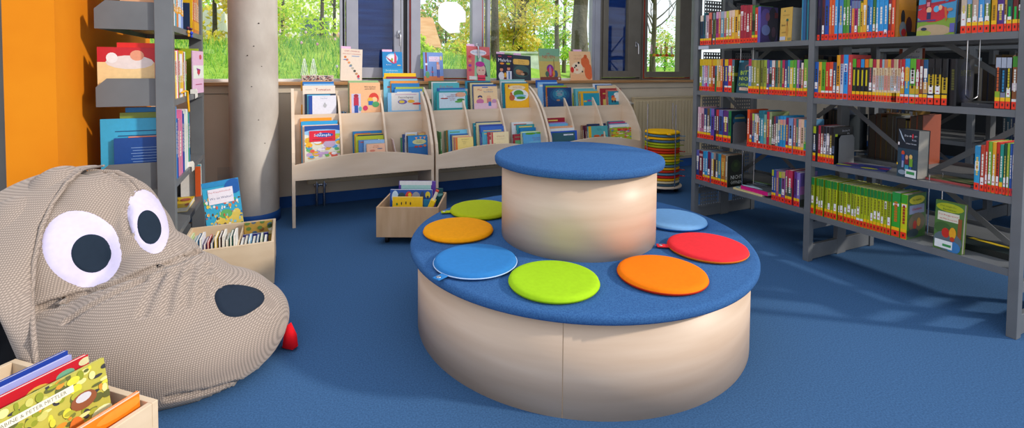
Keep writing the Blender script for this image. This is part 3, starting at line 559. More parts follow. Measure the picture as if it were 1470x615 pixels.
sill_book(820, 850.5, 74, 115, 'fuchs', '#e4b488', 'peach book with an orange fox hugging a bear', bm=(.2, .6))
# patterned box with two wire stands at the left end of the sill
P = atY(433, 116, 4.5); Q = atY(479, 116, 4.5)
m = MB(); m.bbox(P.x, Q.x, 4.5, 4.6, SILL+.0005, SILL+.055, .003, '#c8b4a8')
for i in range(90):
    a, b = random.random(), random.random(); r = .006+.008*random.random()
    m.art((P.x+.006+(Q.x-P.x-.03)*a, 4.4999, SILL+.008), (1, 0, 0), (0, 0, 1), .02, .044, [('e', .5, b, .3, .12, random.choice(['#8c4040', '#3c3c48', '#e0d4c8', '#a07870', '#686878']))], .0003+.00002*i)
tag(m.build('patterned_box', 'print'), 'low mosaic-patterned box on the left part of the sill', 'box')
for i, px in enumerate((437, 450)):
    P = atY(px, 114, 4.55); z = SILL+.055
    m = MB(); w = .022
    for dx in (-.004, .004):
        m.tube([(P.x-w+dx*2, 4.53, z), (P.x+dx, 4.56, z+.145), (P.x+.002+dx, 4.563, z+.145), (P.x+w+dx*2, 4.53, z)], .0016, 6)
        m.tube([(P.x-w*.5+dx*2, 4.53+.01, z), (P.x+dx, 4.56, z+.142), (P.x+w*.5+dx*2, 4.53+.01, z)], .0014, 6)
    tag(m.build('wire_stand', 'paper'), 'white wire stand on the patterned box, %s one of the pair' % ('left' if i == 0 else 'right'), 'stand', 'wire stands on the sill')
# ================================================================ round seat
BX, BY = 1.3005, 2.0134
bench = empty('round_bench', (BX, BY, 0)); tag(bench, 'large two-tiered round wooden seat with blue carpet tops in the middle of the floor', 'round seat')
m = MB(); m.lathe([(.76, 0), (.7796, 0.0), (.7796, .35), (.76, .35)], 160); m.build('base', 'maple_flat', bench)
m = MB(); a = math.atan2(-.78, -.08)
def seam(m, ang, r, z0, z1):
    da = .0012/r; m.add([(r*math.cos(ang-da), r*math.sin(ang-da), z0), (r*math.cos(ang+da), r*math.sin(ang+da), z0), (r*math.cos(ang+da), r*math.sin(ang+da), z1), (r*math.cos(ang-da), r*math.sin(ang-da), z1)], [(0, 1, 2, 3)], '#a88c70')
sp = atZ(807, 590, .03); seam(m, math.atan2(sp.y-BY, sp.x-BX), .7802, .002, .348); m.build('seam', 'matt', bench)
m = MB(); m.lathe([(0, .345), (.8, .345), (.81, .349), (.8145, .357), (.8145, .371), (.808, .380), (.796, .3835), (0, .3835)], 160); m.build('seat_carpet', 'felt', bench)
m = MB(); m.lathe([(.36, .38), (.3765, .38), (.3765, .742), (.36, .742)], 120); m.build('upper_drum', 'maple_flat', bench)
m = MB(); m.lathe([(0, .738), (.400, .738), (.4095, .742), (.4125, .75), (.4125, .764), (.408, .773), (.398, .7775), (0, .7775)], 120); m.build('top_carpet', 'felt', bench)
# seat cushions --------------------------------------------------------------
def cushion_mb(r, h, col, rim=None):
    m = MB(); m.lathe([(0, 0), (r-.012, 0), (r-.003, .004), (r, h*.34)], 64, rim or col)
    m.lathe([(r, h*.34), (r+.0015, h*.42), (r, h*.5)], 64, rim or col)
    m.lathe([(r, h*.5), (r-.003, h*.8), (r-.013, h*.97), (r-.03, h), (0, h+.002)], 64, col); return m
def seat_cushion(x, y, z, r, col, rim, label, tab=None, group=None, h=.026, tabcol=None, cat='cushion', pipe=None):
    m = cushion_mb(r, h, col, rim); o = m.build('seat_cushion', 'matt', None, (x, y, z)); tag(o, label, cat, group)
    if pipe:
        pm = MB(); pm.tube([((r+.001)*math.cos(2*PI*i/72), (r+.001)*math.sin(2*PI*i/72), h*.42) for i in range(73)], .0022, 6, pipe); pm.build('piping', 'matt', o)
    if tab is not None:
        c = tabcol or col; t = MB(); t.M = Matrix.Rotation(tab, 4, 'Z')
        t.bbox(r-.01, r+.05, -.017, .017, h*.25, h*.25+.006, .002, c)
        st_ = t.build('strap', 'matt', o)
        b = MB(); b.M = Matrix.Rotation(tab, 4, 'Z'); b.lathe([(.003, h*.25+.0062), (.003, h*.25+.008), (.009, h*.25+.008), (.0095, h*.25+.0062)], 20, '#e8e8e8', cx=r+.033); b.build('press_stud', 'chrome', st_)
    return o
SZ = .3838
SC = [((633, 722+25, 287, 317), '#a8b414', '#98a410', 'yellow-green round cushion at the back left, partly behind the upper drum', 2.9),
      ((603, 713, 310, 353), '#f09c08', '#e88c08', 'amber-yellow round cushion on the left edge of the round seat', None),
      ((620, 745, 350, 402), '#2f78b8', '#2460a0', 'mid-blue round cushion with white piping on the round seat', 3.6),
      ((727, 863, 373, 437), '#a0cc1c', '#90bc18', 'bright lime-green round cushion at the front of the round seat', None),
      ((882, 1018, 364, 427), '#f87c08', '#c83018', 'bright orange round cushion with red rim on the round seat', None),
      ((952, 1078, 333, 380), '#e83038', '#e07820', 'red round cushion with orange rim on the right of the round seat', 2.6),
      ((945-36, 1023, 300, 333), '#7cb0e0', '#2c70b8', 'pale sky-blue round cushion at the back right of the round seat', None)]
for (xl, xr, yt, yb), c, rim, lab, tab in SC:
    p = atZ((xl+xr)/2, (yt+yb)/2-1, SZ+.02)
    # centre of the ellipse in plan: between the back-projected near and far points
    n, f = atZ((xl+xr)/2, yb-3, SZ+.01), atZ((xl+xr)/2, yt, SZ+.026)
    q = (n+f)/2
    o = seat_cushion(q.x, q.y, SZ, .172, c, rim, lab, tab, 'round cushions on the round seat', pipe='#b8d0ec' if c == '#2f78b8' else None)
# ================================================================ cushion trolley
DX, DY = 3.36, 3.68
d = empty('cushion_trolley', (DX, DY, 0)); tag(d, 'round wooden trolley with three metal rods holding stacked cushions', 'trolley')
m = MB(); m.lathe([(0, .048), (.188, .048), (.192, .052), (.192, .062), (.188, .066), (0, .066)], 64); m.build('base_board', 'maple', d)
for k in range(4):
    a = .6+k*PI/2; x, y = .14*math.cos(a), .14*math.sin(a)
    m = MB(); m.tube([(x-.012, y, .022), (x+.012, y, .022)], .021, 16, '#141418'); w_ = MB(); w_.box(x-.016, x+.016, y-.012, y+.012, .03, .048); cs_ = w_.build('castor', 'black_plastic', d); m.build('wheel', 'black_plastic', cs_)
for a in (2.5, 4.1, 5.95):
    m = MB(); m.tube([(.182*math.cos(a+.6), .182*math.sin(a+.6), .06), (.182*math.cos(a+.6), .182*math.sin(a+.6), .86)], .0055, 10); m.build('rod', 'chrome', d)
stackc = ['#405868', '#d8c8a0', '#e0a818', '#c82828', '#5888a0', '#c83820', '#e8b018', '#54788c', '#889c20', '#e8b820', '#a0a820', '#c8a018', '#c83018', '#d84820', '#98a820', '#a8b020', '#4c6c88', '#f0b010', '#50748c', '#f0b408']
names = ['slate', 'cream', 'amber', 'red', 'grey-blue', 'dark red', 'yellow', 'slate-blue', 'olive', 'bright yellow', 'olive-lime', 'mustard', 'red', 'orange-red', 'lime', 'olive-lime', 'slate-blue', 'amber', 'grey-blue', 'golden yellow']
for i, c in enumerate(stackc):
    h = .0258
    tab = {19: 4.3, 17: 3.3, 18: 5.35, 14: 5.9, 12: 5.6, 10: 5.9, 8: 5.95, 3: 5.5, 16: 5.8, 5: 5.7}.get(i)
    pos = 'lowest' if i == 0 else ('topmost' if i == 19 else ordw(i+1)+' from the bottom')
    seat_cushion(DX, DY, .0665+i*(h+.0006), .168, c, c, '%s round cushion, %s in the trolley stack' % (names[i], pos), tab, 'stacked round cushions', h, cat='cushion')
# ================================================================ crates
def crate(origin, rz, L, W, z0, H, mat, label, t=.012, castors=True, div=None):
    """front-left corner at origin, length along local x, depth along +y"""
    r = empty('book_crate', (origin[0], origin[1], 0), rz)
    def part(n, *b):
        m = MB(); m.bbox(*b, .0015); return m.build(n, mat, r)
    part('front_board', 0, L, 0, t, z0, z0+H); part('back_board', 0, L, W-t, W, z0, z0+H)
    part('side_board', 0, t, t, W-t, z0, z0+H); part('side_board', L-t, L, t, W-t, z0, z0+H)
    part('bottom_board', t, L-t, t, W-t, z0, z0+t)
    for dv in (div or ()): part('divider', dv, dv+.008, t, W-t, z0+t, z0+H-.02)
    if castors:
        for x in (.06, L-.06):
            for y in (.06, W-.06):
                m = MB(); m.tube([(x-.01, y, z0/2), (x+.01, y, z0/2)], z0*.5-.0005, 16); w_ = MB(); w_.box(x-.014, x+.014, y-.012, y+.012, z0*.55, z0); cs_ = w_.build('castor', 'black_plastic', r); m.build('wheel', 'black_plastic', cs_)
    return tag(r, label, 'crate')
def in_crate(cr, x, y, z, t, h, d, col, label, rz=0, tilt=0, roll=0, front=None, title='#e8e4d8', group=None, name='picture_book'):
    o = book(t, h, d, col, (0, 0, 0), front=front, title=title, name=name)
    Mx = Matrix.Translation(Vector(cr.location)) @ Matrix.Rotation(cr.rotation_euler.z, 4, 'Z') @ Matrix.Translation((x, y, z)) @ Matrix.Rotation(rz, 4, 'Z') @ Matrix.Rotation(tilt, 4, 'X') @ Matrix.Rotation(roll, 4, 'Y')
    o.matrix_world = Mx; return tag(o, label, 'book', group)
# small crate in front of the racks
pl, pr = atZ(540, 341, .055), atZ(636, 341.5, .055)
ang = math.atan2((pr-pl).y, (pr-pl).x)
Hs = .2; c1 = crate((pl.x, pl.y), ang, .42, .40, .055, .205, 'crate_wood', 'small open wooden crate on castors in front of the left rack', .012)
zf = .068
A['elmar'] = [('r', .06, .1, .88, .95, '#b0dcd0'), ('r', .02, .9, .95, 1, '#e4e4e0')]+[('e', .15+.14*i, .72, .08, .06, ('#50b0a8', '#80b870', '#58a8b8', '#a0c070', '#60b098')[i % 5]) for i in range(6)]+[('r', .9, 0, 1, 1, '#6038a0')]
A['zoo'] = [('r', 0, 0, 1, 1, '#2054a8'), ('e', .12, .8, .08, .18, '#c8e0f0'), ('e', .28, .78, .1, .15, '#305058'), ('e', .45, .8, .09, .16, '#d84038'), ('e', .47, .86, .04, .06, '#f0c820'), ('e', .62, .8, .1, .15, '#9a9aa0'), ('e', .77, .84, .05, .12, '#384868'), ('e', .9, .86, .06, .1, '#e0c830'), ('e', .9, .8, .03, .04, '#304050')]
A['gelb'] = [('r', 0, 0, 1, 1, '#f2c81c'), ('e', .8, .5, .09, .14, '#3a9038'), ('e', .25, .28, .1, .08, '#e05830'), ('e', .3, .8, .02, .05, '#303030'), ('e', .45, .82, .02, .05, '#303030'), ('e', .6, .8, .02, .05, '#303030'), ('e', .15, .78, .03, .04, '#3a7838'), ('r', .36, .55, .5, .62, '#503828')]
in_crate(c1, .08, .30, zf, .02, .295, .27, '#5a38a0', 'white and turquoise picture book with purple edge, back of the small crate', tilt=-.07, front=A['elmar'])
in_crate(c1, .04, .20, zf, .03, .255, .30, '#2054a8', 'blue board book with round animal pictures in the small crate', tilt=-.08, front=A['zoo'])
in_crate(c1, .075, .13, zf, .02, .222, .21, '#f2c81c', 'yellow board book with green spot, front of the small crate', tilt=-.08, front=A['gelb'])
in_crate(c1, .29, .15, zf, .012, .2, .07, '#1c78a0', 'narrow teal-blue book beside the yellow one, small crate', tilt=-.05)
in_crate(c1, .29, .33, zf, .014, .235, .11, '#1c5458', 'dark teal book at the back right of the small crate', tilt=-.06, front=[('p', [(0, .8), (.25, .74), (.5, .8), (.75, .74), (1, .8), (1, .84), (0, .84)], '#7ab0a8')])
m = MB(); R = Matrix.Rotation(.38, 4, 'Y'); m.M = R
m.bbox(-.018, .018, -.03, .03, 0, .23, .004, '#f0c814'); m.bbox(-.010, .010, -.012, .012, .22, .30, .003, '#e8dcc8'); m.bbox(-.011, .011, -.0122, .0122, .29, .303, .002, '#d84830')
o = m.build('yellow_picture_book', 'print'); p = Matrix.Translation(Vector(c1.location)) @ Matrix.Rotation(ang, 4, 'Z') @ Matrix.Translation((.29, .07, zf+.012)); o.matrix_world = p
tag(o, 'thick yellow toy book leaning at the right side of the small crate', 'book')
# big low crate behind the dog
cn = atY(393.5, 408.6, 2.912); L2 = .45; W2 = .44
a2 = 0.0
c2 = crate((-.078-L2, 2.905), 0.0, L2, W2, .012, .232, 'crate_pale', 'pale wooden book crate between the dog beanbag and concrete column', .014, castors=False, div=(.268,))
zf = .027
pal2 = [('#e0d8c0', 'cream'), ('#c8763c', 'orange-brown'), ('#b8cc90', 'pale green'), ('#e4e2dc', 'white'), ('#3a7aa8', 'blue'), ('#d8dce4', 'pale grey'), ('#7a5a88', 'purple'), ('#c04040', 'red'), ('#26446a', 'navy'), ('#e4c048', 'yellow'),
        ('#5c4038', 'brown'), ('#e8e4dc', 'off-white'), ('#c8c0b0', 'beige'), ('#1e6858', 'dark green'), ('#e8e8e4', 'white'), ('#e0b030', 'golden'), ('#503048', 'plum'), ('#4a9848', 'green'), ('#68b0d8', 'sky-blue'), ('#d88058', 'salmon')]
x = .02
for i, (c, nm) in enumerate(pal2[:15]):
    t = .008+.005*random.random(); h = .235+.035*random.random()
    in_crate(c2, x, .16, zf, t, h, .13, c, '%s thin book, %s from the left in the front row of the pale crate' % (nm, ordw(i+1)), rz=-PI/2, roll=0, tilt=0, group='thin books in the pale crate')
    o = bpy.context.scene.collection.objects
    x += t+.0055
for i, (c, nm) in enumerate((('#d8d8dc', 'white'), ('#c8b8a0', 'beige'), ('#88b8d8', 'pale blue'), ('#e4dcc8', 'cream'), ('#5c80a8', 'denim-blue'), ('#98a888', 'sage-green'), ('#d0d4dc', 'light grey'))):
    in_crate(c2, .285+.019*i, .19, zf, .012, .2+.008*(i % 3), .13, c, '%s small book, %s from the left, right compartment of the pale crate' % (nm, ordw(i+1)), rz=-PI/2, group='small books in the right compartment')
in_crate(c2, .285, .225, zf, .014, .2, .13, '#2c2c74', 'dark blue book standing across the right compartment of the pale crate', tilt=-.02, front=[('e', .3, .8, .2, .08, '#6868a8')])
A['map'] = [('r', 0, 0, 1, 1, '#c8a048')]+[('e', random.random(), random.random(), .09, .05, random.choice(['#6a8a48', '#8c5c30', '#e0d090', '#587088', '#e8e0c8', '#405830'])) for i in range(45)]
in_crate(c2, .28, .38, zf, .016, .225, .15, '#b88c3c', 'brown and green patterned book lining the back of the pale crate', tilt=-.02, front=A['map'])
# very large picture book standing behind it
A['walter'] = [('r', 0, 0, 1, 1, '#38a8d0')]
for i in range(150):
    u, v = random.random(), random.random()*.8
    A['walter'].append(('e', u, v, .012+.03*random.random(), .008+.02*random.random(), random.choice(['#e8c850', '#e0d890', '#d86040', '#f0ece0', '#50a860', '#2070b0', '#e09040', '#b84048', '#88c8e0', '#604838'])))
A['walter'] = A['walter'][:1]+[('e', .62, .34, .5, .22, '#e6c858'), ('e', .2, .25, .2, .14, '#c87838'), ('e', .45, .22, .3, .05, '#c05838'), ('e', .85, .35, .2, .25, '#e0c860'), ('e', .55, .55, .18, .06, '#60b068'), ('e', .78, .08, .3, .1, '#3898c8')]+A['walter'][1:]+[('r', .0, .93, 1, 1, '#2c8cc4'), ('e', .85, .9, .25, .1, '#1c5ca8'), ('r', .14, .7, .82, .9, '#ece6f0'), ('t', 'Das Klappbilderbuch', .46, .855, .035, '#c03848', .6, 1), ('t', 'Wo ist Walter?', .48, .775, .075, '#203878', .62, 1), ('p', [(.62, 0), (.86, .16), (1, .16), (1, 0)], '#e8e8ec'), ('e', .86, .07, .1, .055, '#283878'), ('e', .86, .07, .08, .045, '#d83848'), ('e', .86, .07, .05, .03, '#e8e8f0')]
P = atY(304, 322, 3.40); Q = atY(354, 319, 3.40)
bw = (Q-P).x
o = book(.012, .46, bw*1.05, '#2c8cc4', (-.31-.012, 3.362, .03), tilt=-.16, front=A['walter'], name='large_picture_book', hard=True, roll=-.12)
pz = atY(294, 262, 3.42); o.location = (atY(303, 322, 3.37).x-.002, 3.362, .03+.0)
tag(o, 'oversized blue seaside picture book standing at the back of the pale crate', 'book')
m = MB(); P = atY(312, 241, 3.52); Q = atY(334, 239, 3.52)
m.box(P.x, Q.x, 3.52, 3.523, .001, P.z); tag(m.build('acrylic_holder', 'acrylic'), 'clear acrylic leaflet holder behind the oversized blue book', 'leaflet holder')
# near crate at the lower left
cz = .29
k0, k1, k2 = atZ(227, 574, cz), atZ(93.5, 535.5, cz), atZ(153, 615, cz)
a3 = math.atan2((k0-k1).y, (k0-k1).x); L3 = .60; W3 = .36
org = k0-Vector((math.cos(a3), math.sin(a3), 0))*L3-Vector((-math.sin(a3), math.cos(a3), 0))*W3
c3 = crate((org.x, org.y), a3, L3, W3, .04, .25, 'crate_pale', 'open wooden crate of picture books at the lower left corner', .016)
A['wald'] = [('r', 0, 0, 1, 1, '#b8b048')]
for i in range(300):
    A['wald'].append(('e', random.random(), random.random(), .012+.04*random.random(), .01+.025*random.random(), random.choice(['#d8d040', '#8c9428', '#5c6030', '#e8dc90', '#a8a838', '#38383c', '#c8c468', '#d89030', '#787c38'])))
A['wald'] += [('e', .28, .5, .16, .1, '#d8d0c0'), ('e', .26, .5, .08, .06, '#e08040'), ('e', .5, .42, .16, .09, '#e8801c'), ('e', .62, .5, .12, .07, '#d86c20'), ('e', .72, .6, .06, .1, '#d87028'), ('e', .66, .38, .14, .08, '#5c4020'), ('e', .8, .78, .1, .06, '#8c5030'), ('e', .8, .8, .06, .03, '#c8c8cc'), ('e', .92, .62, .09, .05, '#e8e8b0'),
              ('p', [(.3, .5), (.36, .78), (.38, .78), (.34, .5)], '#383428'), ('p', [(.33, .6), (.44, .76), (.46, .75), (.35, .57)], '#383428'), ('p', [(.33, .64), (.26, .8), (.28, .81), (.35, .67)], '#383428'),
              ('r', .18, .875, .74, .925, '#e4e0cc'), ('t', 'SABINE & PETER MITTLER', .46, .9, .024, '#6c6850', .5, 1)]
def near_book(xl, ye, h, w, t, col, lab, tilt, front=None, z=.058):
    return in_crate(c3, xl, ye-w, z, t, h, w, col, lab, rz=PI/2, tilt=tilt, front=front)
TB = -.12
near_book(L3-.075, W3-.04, .352, .295, .010, '#b0a848', 'large forest picture book with fox and rounded corners in the corner crate', -.2, A['wald'])
near_book(L3-.024, W3-.022, .262, .3, .008, '#e87818', 'orange picture book at the front of the corner crate', -.06, [('r', 0, 0, 1, 1, '#ee7c14'), ('e', .6, .8, .3, .05, '#d85818'), ('e', .85, .92, .2, .05, '#f09030'), ('r', 0, .985, 1, 1, '#f4c8b0')])
near_book(L3-.145, W3-.05, .285, .285, .014, '#4a2480', 'purple book low between the red book and the forest book, corner crate', -.1, [('e', random.random(), random.random(), .06, .03, random.choice(['#c03060', '#6838a0', '#284898', '#d8b030'])) for i in range(26)])
near_book(L3-.19, W3-.03, .335, .305, .014, '#c41828', 'bright red picture book with small round figures in the corner crate', -.1, [('e', .82, .93, .07, .035, '#70a888'), ('e', .62, .9, .09, .05, '#d8b048'), ('e', .60, .9, .045, .03, '#38804c'), ('e', .97, .96, .05, .03, '#d8d0a0')])
near_book(L3-.232, W3-.045, .335, .29, .010, '#9aa0d8', 'thin lilac-blue book between the red and dark blue books, corner crate', -.1)
near_book(L3-.265, W3-.035, .335, .30, .012, '#1c3c98', 'dark blue picture book behind the red one in the corner crate', -.1, [('e', .8, .93, .08, .03, '#a8a8d8')])
# ================================================================ steel bookcases
def perf_panel(m, x0, x1, y, z0, z1, nx, nz, hole=.0125):
    """sheet in the XZ plane with square holes"""
    t = .0012; px = (x1-x0)/nx; pz = (z1-z0)/nz; hh = hole/2
    for yy, s in ((y-t, 1), (y+t, -1)):
        for i in range(nx):
            for k in range(nz):
                a, b = x0+i*px, x0+(i+1)*px; c, d_ = z0+k*pz, z0+(k+1)*pz; cx, cz = (a+b)/2, (c+d_)/2
                o = [(a, yy, c), (b, yy, c), (b, yy, d_), (a, yy, d_)]; q = [(cx-hh, yy, cz-hh), (cx+hh, yy, cz-hh), (cx+hh, yy, cz+hh), (cx-hh, yy, cz+hh)]
                m.add(o+q, [(j, (j+1) % 4, 4+(j+1) % 4, 4+j) for j in range(4)], '#5c616e')
def steel_case(name_loc, ys, xf, zs, depth, label, ztop, extra_rear=True, lip=.033):
    r = empty('steel_bookcase', (xf, ys[0], 0)); M0 = Matrix.Translation((-xf, -ys[0], 0)); r['label'] = label; r['category'] = 'bookcase'
    def part(n, fn, mat='steel', par=r):
        m = MB(); m.M = M0; fn(m); return m.build(n, mat, par)
    xm, xr = xf+.30, xf+.655
    for y in ys:
        part('upright', lambda m: m.bbox(xf, xf+.045, y-.018, y+.018, 0, ztop, .002))
        part('middle_upright', lambda m: m.bbox(xm, xm+.09, y-.014, y+.014, 0, ztop, .002))
        part('upright', lambda m: m.bbox(xr, xr+.045, y-.018, y+.018, 0, ztop, .002))
        part('foot_rail', lambda m: m.bbox(xf+.045, xr, y-.012, y+.012, .008, .1, .002))
        for z in (zs[0][-1]-.06,):
            part('cross_rail', lambda m: m.bbox(xf+.045, xr, y-.01, y+.01, z-.05, z, .002))
    for bi in range(len(ys)-1):
        ya, yb = ys[bi]+.018, ys[bi+1]-.018
        for z in zs[bi]:
            for (a, b) in ((xf+.004, xf+.295), (xm+.095, xr+.04)):
                def sh(m):
                    m.box(a, b, ya, yb, z-.004, z); m.box(a, a+.004, ya, yb, z-lip, z-.004); m.box(b-.004, b, ya, yb, z-lip, z+.02)
                part('shelf', sh)
        z0, z1 = .35, ztop-.1
        for (p, q) in (((ya, .25), (yb, 1.0)), ((ya, 1.0), (yb, .25)), ((ya, 1.05), (yb, 1.75)), ((ya, 1.75), (yb, 1.05))):
            def br(m):
                L = math.hypot(q[0]-p[0], q[1]-p[1]); nx = -(q[1]-p[1])/L*.014; nz = (q[0]-p[0])/L*.014; s = .0 if p[1] < q[1] else .004
                m.prism([(p[0]-nx, p[1]-nz), (q[0]-nx, q[1]-nz), (q[0]+nx, q[1]+nz), (p[0]+nx, p[1]+nz)], xm+.02+s, xm+.023+s, 'x')
            part('diagonal_brace', br)
    return r, part
YS = [.975, 1.927, 2.862]
ZF = [1.3895, 1.0326, .6568, .3239]; ZN = [1.3817, 1.0287, .6368, .3078]
XF = 2.94
rb, part = steel_case('', YS, XF, [[1.80]+ZN, [1.80]+ZF], .3, 'tall grey steel bookcase on the right filled with children\'s books', 1.95)
for z in [1.80]+ZF:
    for (a, b) in ((XF+.06, XF+.25), (XF+.42, XF+.61)):
        part('perforated_side', lambda m: perf_panel(m, a, b, YS[2]-.024, z-.055-(.28 if z > .5 else .2), z-.05, 7, 10 if z > .5 else 7))
part('shelf_label', lambda m: m.box(XF-.001, XF+.003, YS[2]-.13, YS[2]-.03, ZF[0]-.031, ZF[0]-.006, '#b8bccc'), 'print')
# ---- rows of books: pixel columns along the front edge give each book its place on the shelf
BAYS = dict(far=('far bay', ZF, (YS[1]+.018, YS[2]-.018)), near=('near bay', ZN, (YS[0]+.018, YS[1]-.018)))
XS = XF+.012
def row(bay, si, x0, y0, s, items, start, shelf_word, yl, end_art=None, last_y=None):
    """items: (left px, right px, top px, colour, band, opts)"""
    z = BAYS[bay][1][si]; lo, hi = BAYS[bay][2]; n0 = start; out = []
    cols = [it[3] for it in items]
    prev = hi
    for k, it in enumerate(items):
        xl, xr = x0+it[0]/s, x0+it[1]/s
        yb = yl[0]+(yl[1]-yl[0])*(xl-yl[2])/(yl[3]-yl[2])
        Yl = min(atX(xl, yb, XS).y, prev-.0004, hi-.001); Yr = atX(xr, yb, XS).y
        t = max(Yl-Yr-.0006, .005)
        if Yl-t < lo+.001: t = Yl-lo-.001
        if t < .004: continue
        zt = atX(xl, y0+it[2]/s, XS).z if it[2] is not None else z+.215
        h = zt-z; d = min(.155+.03*random.random(), .19) if h < .22 else .17+.02*random.random()
        op = it[5] if len(it) > 5 else {}
        st = op.get('s'); 
        if st is None and it[4] != 'N' and random.random() < .3: st = random.choice([(.24, .42), (.62, .8), (.26, .44)])
        if not op.get('plain'): ti = op.get('t', random.choice(['#e8e4d8', '#302820', '#e8e4d8', '#d8c060']))
        else: ti = None
        o = book(t, h, d, it[3], (XS, Yl-t, z+.0005), spine=it[4] if it[4] != 'N' else '', title=ti, top=op.get('top'), mid=op.get('mid'), sticker=st if st else None, front=op.get('front'), name='library_book')
        a = cname(it[3]); L = cname(cols[k-1]) if k else 'post'; R = cname(cols[k+1]) if k+1 < len(cols) else 'end'
        start += 1
        pos = '%s from left on %s shelf, right bookcase %s' % (ordw(start), shelf_word, BAYS[bay][0])
        if op.get('lab'): lab = op['lab']
        elif k and k+1 < len(cols):
            lab = '%s book between %s and %s, %s' % (a, L, R, pos) if L != R else '%s book between two %s ones, %s' % (a, L, pos)
        else: lab = '%s book, %s' % (a, pos)
        tag(o, lab, 'book', 'books on the %s shelf of the %s, right bookcase' % (shelf_word, BAYS[bay][0]))
        prev = Yl-t; out.append(o)
    return start
def q(*a): return a
def Y_(s): return dict(top=s)
# far bay, top shelf
yA1 = (63.7, 58.5, 1005.6, 1164.3)
n = row('far', 0, 1000, 0, 8.79, [(45, 85, 200, '#163a5a', 'Y', Y_('#d8c8b8')), (86, 110, 165, '#1d5a66', 'Y'), (110, 130, 195, '#b09aa8', 'Y'), (130, 150, 195, '#c8a0b0', 'Y'), (150, 188, 165, '#b8452e', 'Y', Y_('#d8705a')), (190, 204, 170, '#28344c', 'N'),
    (204, 232, 165, '#5a6428', 'W', Y_('#788c90')), (233, 242, 180, '#205060', 'N'), (242, 272, 155, '#a82878', 'Y', Y_('#d898c0')), (272, 300, 155, '#c8503a', 'Y', Y_('#d8a0a0')), (300, 342, 150, '#5a94a8', 'Y', Y_('#98a8b8')), (342, 370, 148, '#b04060', 'Y', Y_('#d8b0b8')), (370, 404, 145, '#a8b030', 'Y', Y_('#c8c850')),
    (404, 440, 138, '#d07848', 'Y', Y_('#e0c0b0')), (440, 478, 132, '#e0b030', 'Y', Y_('#e8c8b0')), (478, 520, 132, '#e0a030', 'R', Y_('#e8b850')), (520, 545, 185, '#e8c860', 'R'), (546, 590, 72, '#a01c38', 'R', dict(s=(.72, .84), t='#d8a8a8')), (590, 625, 72, '#a82034', 'R', dict(t='#d8a8a8')), (625, 665, 70, '#981830', 'R', dict(s=(.3, .45))), (665, 695, 68, '#b02838', 'R'),
    (695, 730, 72, '#3c7a38', 'Y', dict(mid=('#1c2c1c', .3, .6))), (732, 770, 100, '#c83c20', 'Y')], 0, 'top', yA1)
A['lila'] = [('r', 0, 0, 1, 1, '#3a2c68'), ('e', .3, .6, .35, .35, '#5a4890'), ('e', .7, .5, .3, .5, '#1c1830'), ('e', .4, .72, .12, .12, '#804868'), ('e', .3, .35, .25, .15, '#6878b0'), ('e', .75, .3, .12, .15, '#503048'), ('r', .8, .7, 1, .85, '#6a1c28')]
n = row('far', 0, 1080, 0, 8.79, [(62, 98, 86, '#5a50a8', 'N', dict(front=A['lila'], plain=1, lab='thick dark purple book with its cover showing, top shelf, far bay'))], n, 'top', yA1)
def facing(px_l, px_r, ypt, ypb, X, z, t, art, col, label, yaw=0.0, tilt=.1, name='display_book', pages='#a09a90'):
    """book with its front cover turned to the room (-X)"""
    Pl = atX(px_l, ypb, X); Pr = atX(px_r, ypb, X); w = (Pl-Pr).length; h = atX((px_l+px_r)/2, ypt, X).z-z
    o = book(t, h, w, col, (0, 0, 0), front=art, name=name, hard=True, pages=pages)
    o.matrix_world = Matrix.Translation((Pl.x, Pl.y, z+.0006)) @ Matrix.Rotation(-PI/2+yaw, 4, 'Z') @ Matrix.Rotation(-tilt, 4, 'X')
    return tag(o, label, 'book')
A['pferd'] = [('r', 0, 0, 1, 1, '#c8a048'), ('p', [(.3, .88), (.42, .88), (.36, .95)], '#1c5c48'), T_('Abenteuer', .5, .78, .05, '#907038', .6), ('e', .6, .62, .1, .05, '#1c5c48'), ('r', .56, .42, .64, .6, '#8c5028'), ('e', .6, .3, .1, .16, '#b88838'), ('t', 'Emil', .3, .48, .07, '#403020', .3), ('t', 'sucht', .35, .27, .06, '#403020', .35), ('r', .03, .03, .5, .14, '#b8bccc'), ('r', .7, .03, .95, .1, '#8c8048')]
facing(1119, 1137.5, 11, 59.5, 2.965, ZF[0], .085, A['pferd'], '#c09840', 'thick ochre book facing out with grey page block, top shelf, far bay', yaw=-.12, tilt=.03)
row('far', 0, 1080, 0, 8.79, [(615, 632, -8, '#2a84a8', 'N', dict(plain=1)), (632, 668, -12, '#1c5888', 'N', dict(plain=1)), (668, 684, -12, '#183850', 'N', dict(plain=1)), (684, 703, -14, '#188090', 'N', dict(plain=1)), (703, 722, -8, '#242c50', 'N', dict(plain=1)), (722, 738, -10, '#50505c', 'N', dict(plain=1)), (738, 755, -5, '#6c6468', 'N', dict(plain=1))], n+1, 'top', yA1)
